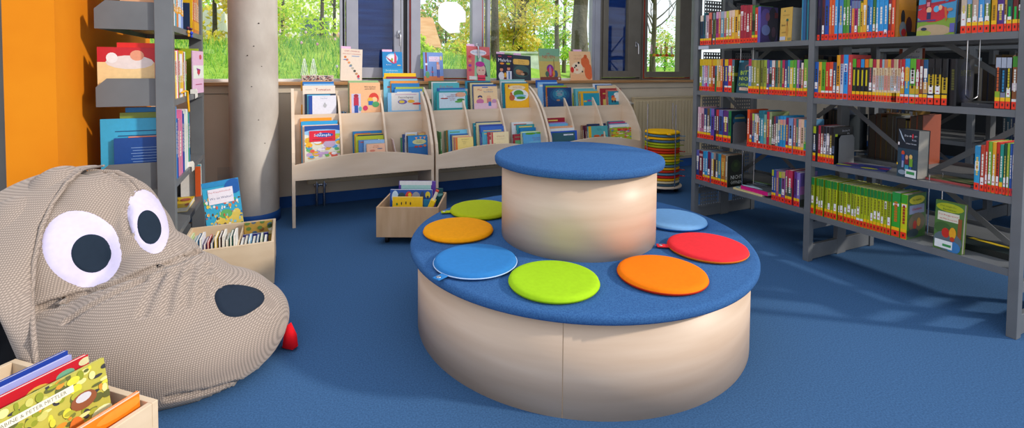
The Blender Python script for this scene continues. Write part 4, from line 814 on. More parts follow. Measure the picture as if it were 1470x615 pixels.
# far bay, second shelf
yB1 = (129.3, 140.5, 1003, 1161.7); tY = '#d8b010'
n = row('far', 1, 1000, 75, 8.79, [(36, 64, 88, '#a8b020', 'R', Y_(tY)), (65, 90, 90, '#8090b8', 'R', Y_(tY)), (90, 112, 90, '#c078b0', 'R', Y_(tY)), (112, 132, 90, '#c01878', 'R', Y_(tY)), (132, 152, 90, '#80a8c0', 'R', Y_(tY)), (152, 184, 90, '#d08820', 'R', Y_(tY)), (185, 205, 90, '#c06018', 'R', Y_('#d09020')),
    (205, 228, 90, '#b02020', 'R', Y_(tY)), (228, 250, 90, '#107038', 'N', dict(top=tY, mid=('#1878a0', .5, .8))), (250, 275, 90, '#d8a850', 'R', Y_('#d8c060')), (275, 298, 90, '#d8b060', 'R'), (298, 325, 88, '#e06820', 'R', Y_('#e08830')), (325, 348, 92, '#28285a', 'N'), (350, 395, 92, '#2a3a90', 'W', Y_(tY)), (395, 442, 88, '#d02820', 'W', dict(mid=('#e8c020', .5, .6))), (442, 475, 95, '#3a6a30', 'N', dict(mid=('#a8a020', .5, .6), top='#4a6a80', front=[('r', 0, 0, 1, 1, '#1c2c20'), ('r', 0, .5, 1, .6, '#787818'), ('e', .5, .2, .2, .08, '#485048')]))], 0, 'second', yB1)
A['nicht'] = [('r', 0, 0, 1, 1, '#1a4858'), ('r', 0, .94, .3, 1, '#3888a0'), ('e', .62, .78, .2, .1, '#785858'), ('e', .6, .76, .13, .07, '#1a4858'), ('t', 'BITTE', .58, .62, .13, '#b8d838', .8, 1), ('t', 'NICHT', .55, .44, .14, '#c8e03c', .85, 1), ('t', 'ÖFFNEN', .52, .26, .14, '#b8d838', .85, 1), ('r', .2, .08, .85, .17, '#e0b8a0'), T_('Schleimig!', .52, .125, .05, '#783828', .5)]
o = facing(1056.5, 1079, 86.5, 132.5, 2.962, ZF[1], .02, A['nicht'], '#1c4858', 'dark teal book facing out with lime lettering, second shelf, far bay', tilt=.12)
row('far', 1, 1000, 75, 8.79, [(650, 688, 88, '#7090c0', 'Y', Y_('#b83050'))], n+1, 'second', yB1)
n = row('far', 1, 1075, 75, 8.79, [(26, 55, 100, '#8a8a30', 'Y'), (55, 92, 100, '#9a9a40', 'Y', dict(top='#a8a048')), (92, 132, 100, '#8a8c38', 'Y', dict(s=(.24, .3))), (143, 178, 100, '#7c8034', 'Y'), (182, 220, 100, '#98a838', 'Y', dict(t='#6c6020')), (220, 250, 100, '#5a3a90', 'W', dict(mid=('#a03858', .3, .6))), (255, 285, 105, '#3070a0', 'Y', dict(mid=('#3c4830', .3, .65))), (285, 325, 105, '#b84030', 'Y', Y_('#d8c8c0')), (327, 360, 105, '#3a7060', 'Y'),
    (360, 388, 105, '#b08850', 'Y', dict(top='#d8a050')), (388, 412, 105, '#3c8a50', 'Y'), (412, 445, 102, '#b02050', 'Y'), (447, 480, 105, '#2a3a70', 'Y'), (482, 508, 100, '#2088b0', 'Y'), (510, 552, 105, '#e0c040', 'Y', Y_('#58a838')), (552, 592, 100, '#50a030', 'Y'), (598, 628, 100, '#a060a0', 'Y'), (629, 655, 105, '#283050', 'Y'), (655, 682, 135, '#c86858', 'Y', Y_('#e8d8d0')), (685, 738, 92, '#70a840', 'Y', dict(s=(.25, .42))), (740, 783, 95, '#b81828', 'Y')], n+2, 'second', yB1)
# far bay, third shelf
yC1 = (198.5, 225.5, 1000.2, 1159.8)
n = row('far', 2, 995, 145, 8.79, [(55, 80, 75, '#d8b0c0', 'Y'), (80, 105, 85, '#b87090', 'Y', Y_('#d8a0a8')), (105, 131, 88, '#b86888', 'Y', Y_('#d0a0b0')), (131, 172, 92, '#20386a', 'Y'), (172, 204, 95, '#6a5030', 'Y'), (204, 222, 95, '#2870a0', 'Y'), (222, 262, 98, '#5a3ca0', 'R', Y_('#7858a8')), (264, 288, 100, '#201c40', 'N'), (288, 322, 108, '#6a3828', 'Y', Y_('#c03038')), (322, 372, 112, '#284a90', 'Y', Y_('#6868a8')), (374, 440, 118, '#5a2a70', 'Y'), (440, 475, 125, '#1c7a40', 'Y', dict(mid=('#28703c', .5, .8), front=[('r', 0, 0, 1, 1, '#14303c'), ('e', .5, .7, .4, .2, '#1c5878'), ('r', .2, .75, .8, .8, '#98a060')]))], 0, 'third', yC1)
def plate_end(y, z, w, h, xs, label):
    m = MB(); m.prism([(xs, z), (xs+w, z), (xs+w, z+h-.02), (xs+w-.02, z+h), (xs+.02, z+h), (xs, z+h-.02)], y-.0015, y, 'y'); m.box(xs, xs+w, y, y+.04, z, z+.0012)
    return tag(m.build('bookend', 'steel'), label, 'bookend')
p = atX(1050.5, 205, 2.96); plate_end(p.y-.003, ZF[2]+.0006, .14, .155, 2.965, 'dark steel plate bookend on the third shelf, far bay')
n = row('far', 2, 1070, 150, 7.69, [(15, 42, 55, '#e05020', 'R'), (42, 70, 95, '#8a1c28', 'Y', dict(s=(.25, .36))), (70, 95, 100, '#2060a0', 'R', Y_('#a8c050')), (95, 120, 105, '#d0c8b8', 'R'), (120, 142, 125, '#c03028', 'R', Y_('#e0c8c0')), (142, 163, 68, '#106a78', 'W'), (163, 195, 68, '#4098b0', 'R', Y_('#1c6878')), (197, 228, 110, '#70a090', 'R', dict(s=(.5, .7))), (230, 258, 80, '#b82038', 'R'), (258, 285, 82, '#8a9868', 'R'), (287, 307, 130, '#2a3a30', 'R', dict(s=(.2, .36))), (307, 328, 130, '#80283a', 'R', dict(s=(.2, .34))), (328, 355, 130, '#98a090', 'R', Y_('#384878')),
    (355, 377, 128, '#1c70a8', 'R', dict(mid=('#c8b890', .6, .9))), (377, 410, 126, '#1f88c0', 'R', dict(mid=('#e09080', .75, .9))), (411, 440, 126, '#2090c8', 'R', dict(mid=('#d09890', .75, .9))), (441, 470, 148, '#801c50', 'Y'), (471, 517, 150, '#7090c0', 'Y'), (524, 552, 155, '#b86060', 'Y'), (553, 578, 160, '#307078', 'Y'), (578, 607, 163, '#d8a898', 'Y'), (607, 640, 165, '#e0b898', 'Y'), (640, 667, 170, '#5088b0', 'R', dict(mid=('#40a048', .2, .4))), (668, 697, 175, '#90a868', 'R')], n, 'third', yC1)
# far bay, bottom shelf
yD1 = (258.6, 301, 998.8, 1158.3)
A['offen'] = [('r', 0, 0, 1, 1, '#181c18'), ('e', .5, .66, .3, .2, '#26361c'), ('e', .5, .7, .12, .08, '#384c24'), ('t', 'NICHT', .55, .3, .12, '#c8ccc8', .8, 1), ('t', 'ÖFFNEN', .55, .14, .12, '#c8ccc8', .85, 1)]
n = row('far', 3, 995, 205, 8.2, [(35, 68, 80, '#283878', 'R', Y_('#5858a0')), (68, 110, 90, '#781828', 'R', dict(mid=('#c0a0a8', .82, .9))), (112, 138, 95, '#2088b8', 'Y', dict(s=(.15, .3))), (138, 166, 95, '#2890c8', 'Y'), (166, 198, 105, '#6a2050', 'Y'), (198, 210, 110, '#384898', 'N'), (210, 238, 115, '#d8b030', 'Y', Y_('#60a0c0')), (238, 262, 120, '#503838', 'Y', Y_('#a88880')), (262, 290, 125, '#405060', 'Y'), (290, 322, 130, '#2088a8', 'Y'), (324, 374, 138, '#a86828', 'Y', dict(mid=('#c88838', .5, .9))), (376, 400, 152, '#988c78', 'Y', dict(front=A['offen'], lab='beige-spined book with black cover and white lettering, bottom shelf, far bay'))], 0, 'bottom', yD1)
n = row('far', 3, 1070, 220, 6.83, [(256, 275, 160, '#20408a', 'Y', Y_('#b0b830')), (275, 297, 165, '#2850a0', 'Y'), (298, 322, 175, '#a05080', 'R'), (323, 350, 180, '#2a7080', 'Y', Y_('#b0b830')), (350, 386, 180, '#8a4a90', 'R', Y_('#b8a060')), (388, 410, 165, '#6a5040', 'Y', Y_('#b03060')), (410, 455, 165, '#b83050', 'Y', dict(mid=('#3c5048', .2, .5))), (472, 500, 180, '#5a3080', 'Y'), (500, 530, 190, '#8070b8', 'Y', dict(front=[('r', 0, 0, 1, 1, '#b070b0'), ('r', 0, .6, 1, 1, '#705ca8'), ('r', 0, 0, 1, .22, '#40443c'), ('r', 0, .22, 1, .36, '#787880'), ('e', .5, .28, .15, .09, '#2c3c28')], lab='lilac book with a sunset landscape cover, end of bottom shelf, far bay'))], n, 'bottom', yD1)
def flat_book(px, py, X, z, L, W, t, col, label, rz=0.0, art=None):
    P = atX(px, py, X); o = book(t, L, W, col, (0, 0, 0), front=art, name='flat_book')
    # lies flat: cover up
    o.matrix_world = Matrix.Translation((P.x, P.y, z+.0006)) @ Matrix.Rotation(rz, 4, 'Z') @ Matrix.Rotation(-PI/2, 4, 'Z') @ Matrix.Rotation(-PI/2, 4, 'X') @ Matrix.Translation((0, -t, 0))
    return tag(o, label, 'book')
def gen_art(cols, n=14): return [('r', 0, 0, 1, 1, cols[0])]+[('e', random.random(), random.random(), .08+.2*random.random(), .06+.12*random.random(), random.choice(cols)) for _ in range(n)]
def lay(x, y, z, lx, ly, t, col, label, rz=0.0, art=None):
    """flat book, spine towards the room (-X), lx deep, ly long"""
    m = MB(); b = .002
    m.box(0, lx, 0, ly, 0, b, col); m.box(0, lx, 0, ly, t-b, t, col); m.box(0, b, 0, ly, b, t-b, col)
    if art: m.art((0, ly, t), (0, -1, 0), (1, 0, 0), ly, lx, art)
    o = m.build('flat_book', 'print', None, (x, y, z+.0006), (0, 0, rz)); p = MB(); p.box(b, lx-.002, .002, ly-.002, b, t-b, PAGE); p.build('pages', 'print', o)
    return tag(o, label, 'book')
zb = ZF[3]
pe = atX(1071.5, 291, 2.96).y; ps = atX(1043, 265, 2.96).y
lay(2.957, atX(1094, 287, 2.957).y, zb, .16, .24, .012, '#d8c890', 'cream flat book under the pink one, bottom shelf, far bay', 0, gen_art(['#d8cca0', '#98b0b0', '#e0d8c0']))
lay(2.962, atX(1101, 287, 2.957).y, zb+.0126, .15, .215, .028, '#d01878', 'magenta flat book with silver-grey top lying on the bottom shelf, far bay', 0, gen_art(['#50585c', '#8090a0', '#303838', '#c0d0e0']))
lay(3.13, atX(1098, 275, 2.957).y+.02, zb, .14, .3, .02, '#181c18', 'black and green magazine lying behind the magenta book, far bay', .05, gen_art(['#101410', '#1c241c'], 5)+[('r', 0, .8, 1, 1, '#70a040'), ('e', .3, .7, .2, .1, '#a8c8d8')])
def wire_end(y, z, x, label, w=.07, h=.16, lean=0):
    m = MB(); pts = [(x, y, z+h+.06)]+[(x+w*.5-w*.5*math.cos(PI*i/12), y, z+.03-.025*math.sin(PI*i/12)) for i in range(13)]+[(x+w, y, z+h+.06)]
    m.tube(pts, .0026, 6); return tag(m.build('wire_bookend', 'chrome'), label, 'bookend')
p = atX(1066, 225, 2.97); wire_end(p.y, ZF[3]+.015, 2.97, 'chrome wire bookend beside the black cover, bottom shelf, far bay', .12, .235)
wire_end(atX(1071, 120, 2.99).y+.05, ZF[1]+.06, 2.99, 'chrome wire bookend hanging behind the green spines, second shelf, far bay', .13, .22)
# ---------------------------------------------------------------- near bay
yA2 = (57.7, 44.7, 1173, 1470)
yel = dict(t='#f0d8a8')
n = row('near', 0, 1165, 0, 8.784, [(70, 104, -40, '#281848', 'R', dict(mid=('#1c1030', .0, .5))), (106, 124, -30, '#181c38', 'N', dict(plain=1)), (125, 160, -30, '#581828', 'R', dict(s=(.15, .35))), (161, 212, -35, '#1848a0', 'R'), (215, 245, -35, '#e06028', 'R'), (245, 285, -35, '#d85018', 'R'), (285, 325, -35, '#3098d8', 'R'), (338, 390, -38, '#3878b8', 'R', dict(mid=('#78a8d8', .15, .4))), (391, 430, -35, '#3a8a30', 'R', dict(s=(.45, .6))), (432, 470, -30, '#5a9838', 'R'), (474, 498, -28, '#2a3888', 'R'),
    (498, 535, 15, '#e06830', 'R', Y_('#6878a0')), (535, 575, 15, '#b01878', 'R', dict(top='#6878a0', s=(.18, .35))), (576, 608, 15, '#88a828', 'R', Y_('#6878a0')), (609, 640, 40, '#e0b030', 'R'), (641, 688, -10, '#e8a830', 'R', dict(s=(.72, .84))), (692, 725, -25, '#1a70b8', 'R', dict(s=(.18, .32))), (725, 760, -25, '#2080c8', 'R'), (764, 803, -25, '#2a6a38', 'R', dict(s=(.18, .34))), (806, 840, -25, '#2898d8', 'R', dict(s=(.15, .35))), (841, 906, -30, '#2a90d0', 'R'), (907, 955, -30, '#2090d0', 'R', dict(s=(.1, .2))),
    (962, 1000, -20, '#8a2030', 'R', dict(s=(.7, .85))), (1001, 1047, -20, '#d84818', 'R')], 0, 'top', yA2)
A['ritter'] = [('r', 0, 0, 1, 1, '#c07818'), ('r', 0, .7, 1, 1, '#d08820'), ('e', .25, .5, .12, .2, '#1c1c20'), ('e', .25, .2, .2, .2, '#70787c'), ('e', .6, .3, .18, .24, '#4c1c20'), ('e', .3, .12, .14, .1, '#b02028'), ('r', .5, 0, 1, .15, '#1c3030')]
n = row('near', 0, 1280, 0, 7.737, [(36, 70, -20, '#a06418', 'N', dict(plain=1, front=A['ritter'], lab='brown-orange book with dark figures on the cover, top shelf, near bay'))], n, 'top', yA2)
A['flug'] = [('r', 0, 0, 1, 1, '#3c8cb8'), ('r', 0, 0, 1, .3, '#789830'), ('e', .4, .08, .5, .12, '#b09878'), ('e', .15, .04, .25, .06, '#98a840'), ('t', 'BANDWURM 2', .5, .83, .11, '#a82038', .8, 1), ('r', .3, .71, .62, .725, '#284868'), ('p', [(.0, .58), (.0, .5), (.98, .6), (.98, .64)], '#a01830'), ('e', .4, .4, .42, .16, '#c01c30'), ('r', .0, .34, .6, .48, '#b81c30'), ('p', [(.2, .48), (.2, .68), (.34, .66), (.34, .5)], '#7a1830'), ('r', .23, .54, .31, .62, '#d87888'),
             ('r', .0, .26, .5, .29, '#503878'), ('e', .3, .47, .07, .06, '#e0a880'), ('r', .25, .3, .36, .43, '#202858'), ('e', .5, .48, .08, .06, '#58a8d0'), ('e', .6, .5, .05, .05, '#e0a880'), ('p', [(.7, .5), (.76, .5), (.8, .3), (.76, .24)], '#c06028'), ('e', .2, .12, .08, .03, '#202848'), ('r', .88, .04, 1, .2, '#5858a0'), ('r', .72, .6, .8, .9, '#2c78a8'), ('e', .85, .45, .08, .03, '#b87858')]
facing(1315.5, 1370, -28, 49.5, 2.963, ZN[0], .02, A['flug'], '#2868a0', 'cover book with a red aeroplane on blue, facing out, top shelf, near bay', yaw=-.02, tilt=.08)
n = row('near', 0, 1280, 0, 7.737, [(762, 826, -30, '#c4b09c', 'R', dict(s=(.22, .6))), (828, 884, -30, '#4a7a40', 'Y', dict(top='#7898c0', s=(.24, .42))), (886, 953, -30, '#b89888', 'Y', dict(s=(.26, .46))), (955, 1020, -30, '#3a90d0', 'Y', dict(s=(.24, .42))), (1022, 1088, -30, '#5a7a28', 'Y', dict(top='#6888a8', s=(.26, .46))), (1100, 1163, -30, '#d0980c', 'Y', dict(t='#806010')), (1165, 1243, -25, '#4a2878', 'R', dict(t='#c8b050')), (1245, 1272, -20, '#c09040', 'R', dict(s=(.24, .5))), (1273, 1333, -20, '#0c4a48', 'Y', dict(t=('#10b048',))),
    (1337, 1398, -20, '#6a1818', 'Y', dict(t=('#10b048',))), (1401, 1440, -20, '#1c2818', 'Y', dict(t=('#10a840',)))], n+1, 'top', yA2)
yB2 = (142.5, 158.1, 1170.4, 1470)
def hb(c): return dict(top=c, t=('#d0c010',))
cr = '#e0c494'
n = row('near', 1, 1165, 65, 6.832, [(24, 62, 165, '#1858a8', 'R'), (62, 92, 165, '#e0a028', 'R'), (92, 130, 165, '#58a020', 'W', dict(t='#306010')), (131, 166, 168, '#d82820', 'W'), (168, 203, 165, '#d84820', 'W'), (204, 236, 168, '#284068', 'R', dict(s=(.18, .36))), (238, 273, 98, '#e09818', 'R', dict(s=(.15, .3), t='#3c2c10')), (275, 306, 95, '#c8c8d8', 'R', dict(top='#a82030', t='#384080')), (308, 350, 95, '#2890d8', 'R', dict(t='#1850a0')), (352, 392, 95, '#d04848', 'R', dict(top='#c03838', t='#e8c0c0')),
    (394, 430, 135, '#143018', 'Y', hb('#50a028')), (432, 472, 138, '#201418', 'Y', hb('#b81830')), (474, 510, 138, '#141c28', 'Y', hb('#2888c8')), (513, 552, 138, '#1c1818', 'Y', hb('#e07818')), (554, 590, 135, '#384048', 'Y', dict(top='#a0b048', t='#b05058'))] +
    [(a, b, 140, cr if i % 2 else '#dcc8a8', 'Y', dict(mid=(c, .28, .62), t='#b08868', top=tp)) for i, (a, b, c, tp) in enumerate(((592, 627, '#d8a8a0', '#a82038'), (628, 656, '#c0a8b0', '#e0b070'), (657, 683, '#98b8b8', '#a82838'), (684, 704, '#a8b8c0', '#90b0c0'), (705, 736, '#d88880', '#c87858'), (737, 768, '#d09888', '#e0a030'), (769, 800, '#a8c0c8', '#a03848'), (801, 830, '#c8a8a0', '#b8a078')))], 0, 'second', yB2)
n = row('near', 1, 1280, 65, 6.147, [(0, 24, 125, cr, 'Y', dict(mid=('#b0b8b0', .28, .62), t='#b08868')), (25, 47, 128, '#dcc8a8', 'Y', dict(mid=('#98a8b8', .28, .62), t='#b08868')), (48, 72, 128, cr, 'Y', dict(mid=('#c8a8b0', .28, .62), t='#b08868', top='#a02838')), (73, 108, 125, '#b82028', 'W', dict(s=(.5, .7), mid=('#c89828', .22, .4))), (109, 150, 120, '#2090c8', 'W', dict(mid=('#e0a020', .5, .8))), (152, 204, 120, '#58a828', 'W', dict(s=(.45, .75), mid=('#c8a028', .22, .4))), (205, 238, 125, '#a01840', 'W', dict(mid=('#c8a028', .22, .4), s=(.5, .72))),
    (239, 270, 128, '#702018', 'Y', dict(s=(.6, .85), mid=('#905028', .25, .5))), (271, 312, 128, '#185078', 'Y', dict(mid=('#c89858', .25, .5), s=(.6, .8)))]+
    [(a, b, 120, '#0c1014', sp, dict(top='#14181c', mid=('#c0a020', .26, .66), t='#0c1014')) for a, b, sp in ((314, 368, 'W'), (372, 430, 'Y'))]+[(436, 488, 120, '#101418', 'Y', dict(mid=('#c0a020', .26, .6), t='#0c1014', front=[('r', 0, 0, 1, 1, '#0a0c14')]))], n, 'second', yB2)
for px, py, c, r in ((1347.3, 107, '#8848a0', .013), (1358.3, 106, '#e04828', .014), (1338.5, 88, '#e03820', .007), (1347.5, 88, '#e03820', .007), (1357.5, 88, '#e03820', .007)): pass
A['ball'] = [('r', 0, 0, 1, 1, '#080a12'), ('e', .5, .5, .42, .46, '#141838'), ('e', .5, .5, .36, .4, '#0c1028'), ('t', 'BITTE', .5, .7, .12, '#606020', .6, 1), ('e', .5, .25, .25, .12, '#1c2448')]
pb = atX(1361, 150, 2.96); o = book(.03, .232, .165, '#0a0c14', (2.96, pb.y-.031, ZN[1]+.0005), front=A['ball'], name='library_book', title='#505020'); tag(o, 'black book with a dark oval emblem cover, end of row on second shelf, near bay', 'book')
wire_end(atX(1383, 140, 2.99).y-.01, ZN[1]+.03, 2.985, 'chrome wire bookend hanging over the gap on the second shelf, near bay', .12, .26)
yy = atX(1425, 155, 2.97).y; lay(2.975, yy, ZN[1], .15, atX(1379, 152, 2.97).y-yy, .018, '#30343c', 'dark grey flat book lying in the gap of the second shelf, near bay')
n = row('near', 1, 1280, 65, 6.147, [(905, 952, 110, '#101820', 'Y', dict(top='#a0a8b8', mid=('#88a828', .2, .34), t='#c05828')), (953, 1000, 110, '#101c28', 'Y', dict(top='#a0a8b8', mid=('#787c90', .2, .32), t='#2880b0')), (1001, 1047, 110, '#101820', 'Y', dict(top='#a0a8b8', mid=('#88a828', .2, .34), t='#c8b820')), (1054, 1106, 100, '#885028', 'W', dict(top='#3c8a28', mid=('#d0c0c8', .36, .5))), (1109, 1158, 98, '#906030', 'W', dict(top='#7a5028', mid=('#c8c8d0', .36, .5)))], n+2, 'second', yB2)
yC2 = (230.9, 285.8, 1167, 1462.7)
A['drei'] = [('r', 0, 0, 1, 1, '#101418'), ('r', .03, .75, .16, .82, '#a8c020'), ('t', 'Die drei ???', .62, .9, .05, '#c8ccd8', .5), T_('Kids', .75, .82, .04, '#c8ccd8', .2)]
n = row('near', 2, 1160, 160, 6.15, [(40, 66, 130, '#101830', 'Y', dict(top='#a0b020', mid=('#607090', .3, .5))), (67, 84, 125, '#14141c', 'N', dict(plain=1)), (85, 106, 125, '#a01838', 'Y', dict(t='#d8b0b8')), (107, 130, 128, '#803c28', 'Y', dict(top='#1c1c20', mid=('#c06848', .5, .7))), (131, 158, 132, '#808498', 'Y', dict(top='#181820', mid=('#c8ccd8', .3, .6))), (159, 184, 135, '#887880', 'Y', dict(top='#14141c', mid=('#e0d0d8', .5, .75))), (186, 208, 138, '#3a2e20', 'Y', Y_('#14141c')), (209, 228, 142, '#14161c', 'Y', dict(mid=('#687898', .3, .5), front=A['drei']))], 0, 'third', yC2)
p = atX(1201, 230, 2.96); plate_end(p.y-.004, ZN[2]+.0006, .15, .175, 2.97, 'grey steel plate bookend holding the black books, third shelf, near bay')
yy = atX(1280, 240, 2.97).y; lay(3.0, yy+.04, ZN[2], .15, .24, .006, '#2c3468', 'thin blue and yellow booklet lying flat on the third shelf, near bay', .3, gen_art(['#28306c', '#2c4090', '#a03058', '#b0b030', '#e0e0e0'], 8))
A['kids'] = [('r', 0, 0, 1, 1, '#2c4454'), ('r', 0, .6, 1, 1, '#1a2430'), ('p', [(.0, 1), (.1, .95), (.3, .78), (.36, .72), (.2, .8)], '#a8b8c8'), ('t', 'Die drei ???', .62, .87, .06, '#e0e4ec', .6, 1), ('t', 'Kids', .8, .79, .05, '#c8ccd8', .2), ('e', .72, .87, .04, .05, '#c83040'), T_('Unter Strom', .66, .71, .05, '#e0e4ec', .5), ('e', .28, .5, .08, .05, '#c84828'), ('r', .22, .34, .35, .47, '#284898'), ('r', .24, .2, .34, .34, '#8898c0'), ('e', .48, .42, .07, .05, '#d09878'), ('r', .4, .28, .56, .38, '#782838'), ('e', .68, .44, .08, .05, '#e0b868'), ('r', .62, .24, .78, .4, '#70a030'), ('r', .64, .14, .74, .24, '#3858a0'), ('r', .4, .16, .6, .26, '#3890a8'), ('e', .28, .1, .2, .05, '#8898a8'), ('r', .45, .02, .98, .18, '#dce0e0'), ('r', .5, .08, .9, .14, '#3c9050'), ('r', .02, .66, .1, .72, '#e8e0e0'), ('r', 0, .24, .05, .29, '#e0b828')]
facing(1287, 1319.5, 186, 253, 2.963, ZN[2], .075, A['kids'], '#1c2830', 'very thick dark book facing out with three children on the cover, third shelf', yaw=-.22, tilt=.02)
yy = atX(1396, 272, 2.97).y; lay(2.99, yy+.015, ZN[2], .16, .2, .012, '#a04848', 'flat book with green-brown cover lying beside the colourful row, third shelf', -.06, gen_art(['#4c5838', '#384430', '#786848', '#889058'], 12))
st = (.1, .3)
n = row('near', 2, 1280, 150, 4.1, [(482, 515, 243, '#2898c8', 'R', dict(top='#2888b8', s=(.45, .66))), (516, 543, 238, '#b84028', 'R', dict(s=(.14, .3))), (544, 560, 215, '#c82818', 'R', dict(s=(.16, .34))), (561, 583, 218, '#70a830', 'R', dict(s=(.18, .36))), (584, 607, 222, '#e0a020', 'R', dict(s=(.16, .34))), (608, 628, 222, '#c82818', 'R', dict(s=(.16, .34))), (629, 650, 235, '#189080', 'Y', dict(mid=('#d0b020', .15, .25))), (651, 669, 228, '#104830', 'R', dict(s=(.16, .34))), (670, 686, 228, '#90b830', 'R', dict(s=(.16, .36))), (687, 702, 232, '#2858a8', 'R'), (703, 724, 235, '#9898b0', 'R', dict(s=(.5, .8))), (725, 742, 238, '#201848', 'R', dict(s=(.16, .4)))], n, 'third', yC2)
yD2 = (307.8, 389.4, 1164.8, 1457.7)
bd = [20, 62, 80, 98, 130, 152, 178, 200, 240, 252, 285, 310, 342, 368, 385, 415, 443, 470, 495, 520, 548, 580, 605, 630, 662]
items = []
for i in range(len(bd)-1):
    a, b = bd[i], bd[i+1]-1.5
    if i == 0: b = 46
    if i == 3: b = 118
    if i == 7: b = 228
    if i == 9: b = 280
    top = 80+(a-20)*.205
    items.append((a, b, top, random.choice(['#b4bc14', '#a8b418', '#bcc41c', '#98a81c']), 'Y' if i not in (14, 15) else 'W', dict(top=random.choice(['#1c8030', '#28882c', '#187838']), t='#706c20', s=random.choice([(.2, .4), (.6, .78), (.3, .5), None, (.22, .42)]) or False,
                  lab='%s of the slim lime and green series spines from the left, bottom shelf, near bay' % ordw(i+1))))
A['baum'] = [('r', 0, 0, 1, 1, '#3c6a30'), ('e', .5, .86, .42, .1, '#c8c020'), ('r', .1, .55, .9, .75, '#8890b0'), ('t', 'Das magische', .5, .86, .06, '#205020', .6), ('t', 'Schatzkarte', .5, .66, .06, '#c02830', .6), ('e', .5, .35, .45, .22, '#6a6048'), ('e', .4, .3, .1, .1, '#b83028'), ('e', .6, .35, .1, .1, '#c89030'), ('e', .3, .12, .3, .1, '#304048')]
items += [(665, 734, 197, '#30a030', 'Y', dict(top='#209040', s=(.7, .76), t='#c07020', lab='wide green volume, second last of the green series, bottom shelf, near bay')),
          (738, 790, 215, '#c8c818', 'Y', dict(top='#389828', s=(.72, .78), t='#a03020', front=A['baum'], lab='widest yellow-green volume with a picture cover, end of the bottom shelf row'))]
n = row('near', 3, 1160, 240, 5.593, items, 0, 'bottom', yD2)
p = atX(1330, 330, 2.97); wire_end(p.y+.0, ZN[3]+.03, 2.98, 'chrome wire bookend between the green series and the forest book, bottom shelf', .13, .27)
A['park'] = [('r', 0, 0, 1, 1, '#4c7438'), ('e', .5, .88, .48, .09, '#a8b020'), ('t', 'Das magische', .45, .9, .05, '#3c6820', .55), ('t', 'Baumhaus', .5, .84, .05, '#3c6820', .45), ('r', .1, .6, .85, .78, '#d8d4c0'), ('t', 'Das Burggespenst', .48, .72, .06, '#c03838', .68, 1), ('t', 'im Märchenpark', .48, .64, .055, '#c03838', .6, 1), ('r', .82, .3, .95, .7, '#8c5028'), ('e', .3, .45, .3, .12, '#3c6030'), ('e', .5, .2, .5, .2, '#586870'), ('e', .7, .1, .25, .12, '#3878b0'), ('e', .42, .36, .14, .1, '#c02c20'), ('e', .66, .38, .12, .12, '#e0a020'), ('e', .66, .26, .08, .05, '#b83c20'), ('r', .06, .04, .68, .2, '#e0e4e4'), ('r', .34, .08, .64, .13, '#3c9050')]
facing(1339, 1380, 290, 360, 2.962, ZN[3], .022, A['park'], '#6c8030', 'forest-cover book facing out alone on the bottom shelf, near bay', yaw=-.1, tilt=.05)
yy = atX(1452, 345, 3.05).y; lay(3.07, yy+.0, ZN[3], .16, .3, .03, '#141c1c', 'dark flat volume with yellow stripe lying at the right end of the bottom shelf', .0, [('r', 0, 0, 1, 1, '#182424'), ('p', [(.3, .7), (.95, .62), (.98, .8), (.34, .9)], '#d0b020')])
# ---- rear side of the right bookcase: darker, spines turned away
RX = XF+.655
def rear_row(y0, y1, z, spec, where):
    y = y0
    for k, (t, h, c) in enumerate(spec):
        if y+t > y1: break
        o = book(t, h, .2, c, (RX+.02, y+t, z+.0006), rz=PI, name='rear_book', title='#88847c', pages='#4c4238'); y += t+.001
        tag(o, '%s book seen from behind, %s from right in the %s' % (cname(c), ordw(k+1), where), 'book', 'books on the far side of the right bookcase')
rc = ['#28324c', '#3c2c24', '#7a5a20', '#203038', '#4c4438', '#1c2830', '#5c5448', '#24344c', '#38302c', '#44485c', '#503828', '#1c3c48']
def spec(n, seed, hmin=.2, hmax=.28):
    r = random.Random(seed); return [(r.uniform(.012, .03), r.uniform(hmin, hmax), r.choice(rc)) for _ in range(n)]
rear_row(2.15, 2.6, ZF[0], spec(14, 1), 'far bay top shelf rear'); rear_row(1.98, 2.42, ZF[1], spec(16, 2), 'far bay second shelf rear')
rear_row(1.96, 2.2, ZF[2], spec(9, 3), 'far bay third shelf rear')
rear_row(1.55, 1.88, ZN[2], [(.03, .3, '#9c4a2c'), (.035, .29, '#a04c30'), (.02, .26, '#b0a020'), (.05, .27, '#182028'), (.02, .28, '#6c7478'), (.03, .29, '#5c5424'), (.03, .27, '#70582c'), (.03, .29, '#7c4820'), (.04, .28, '#2c2c40')], 'near bay third shelf rear')
rear_row(1.05, 1.3, ZN[1], spec(10, 5), 'near bay second shelf rear'); rear_row(1.0, 1.2, ZN[2], spec(6, 6), 'near bay third shelf rear right')
rear_row(1.0, 1.9, ZN[0], spec(30, 9), 'near bay top shelf rear')
rear_row(1.35, 1.7, ZN[1], [(.02, .2, '#28241c'), (.02, .25, '#203848'), (.02, .22, '#3c3c44')], 'near bay second shelf rear middle')
m = MB(); P = atX(1300, 88, 3.5); m.M = Matrix.Translation((3.42, P.y, ZN[1]+.29)) @ Matrix.Rotation(-PI/2, 4, 'Z')
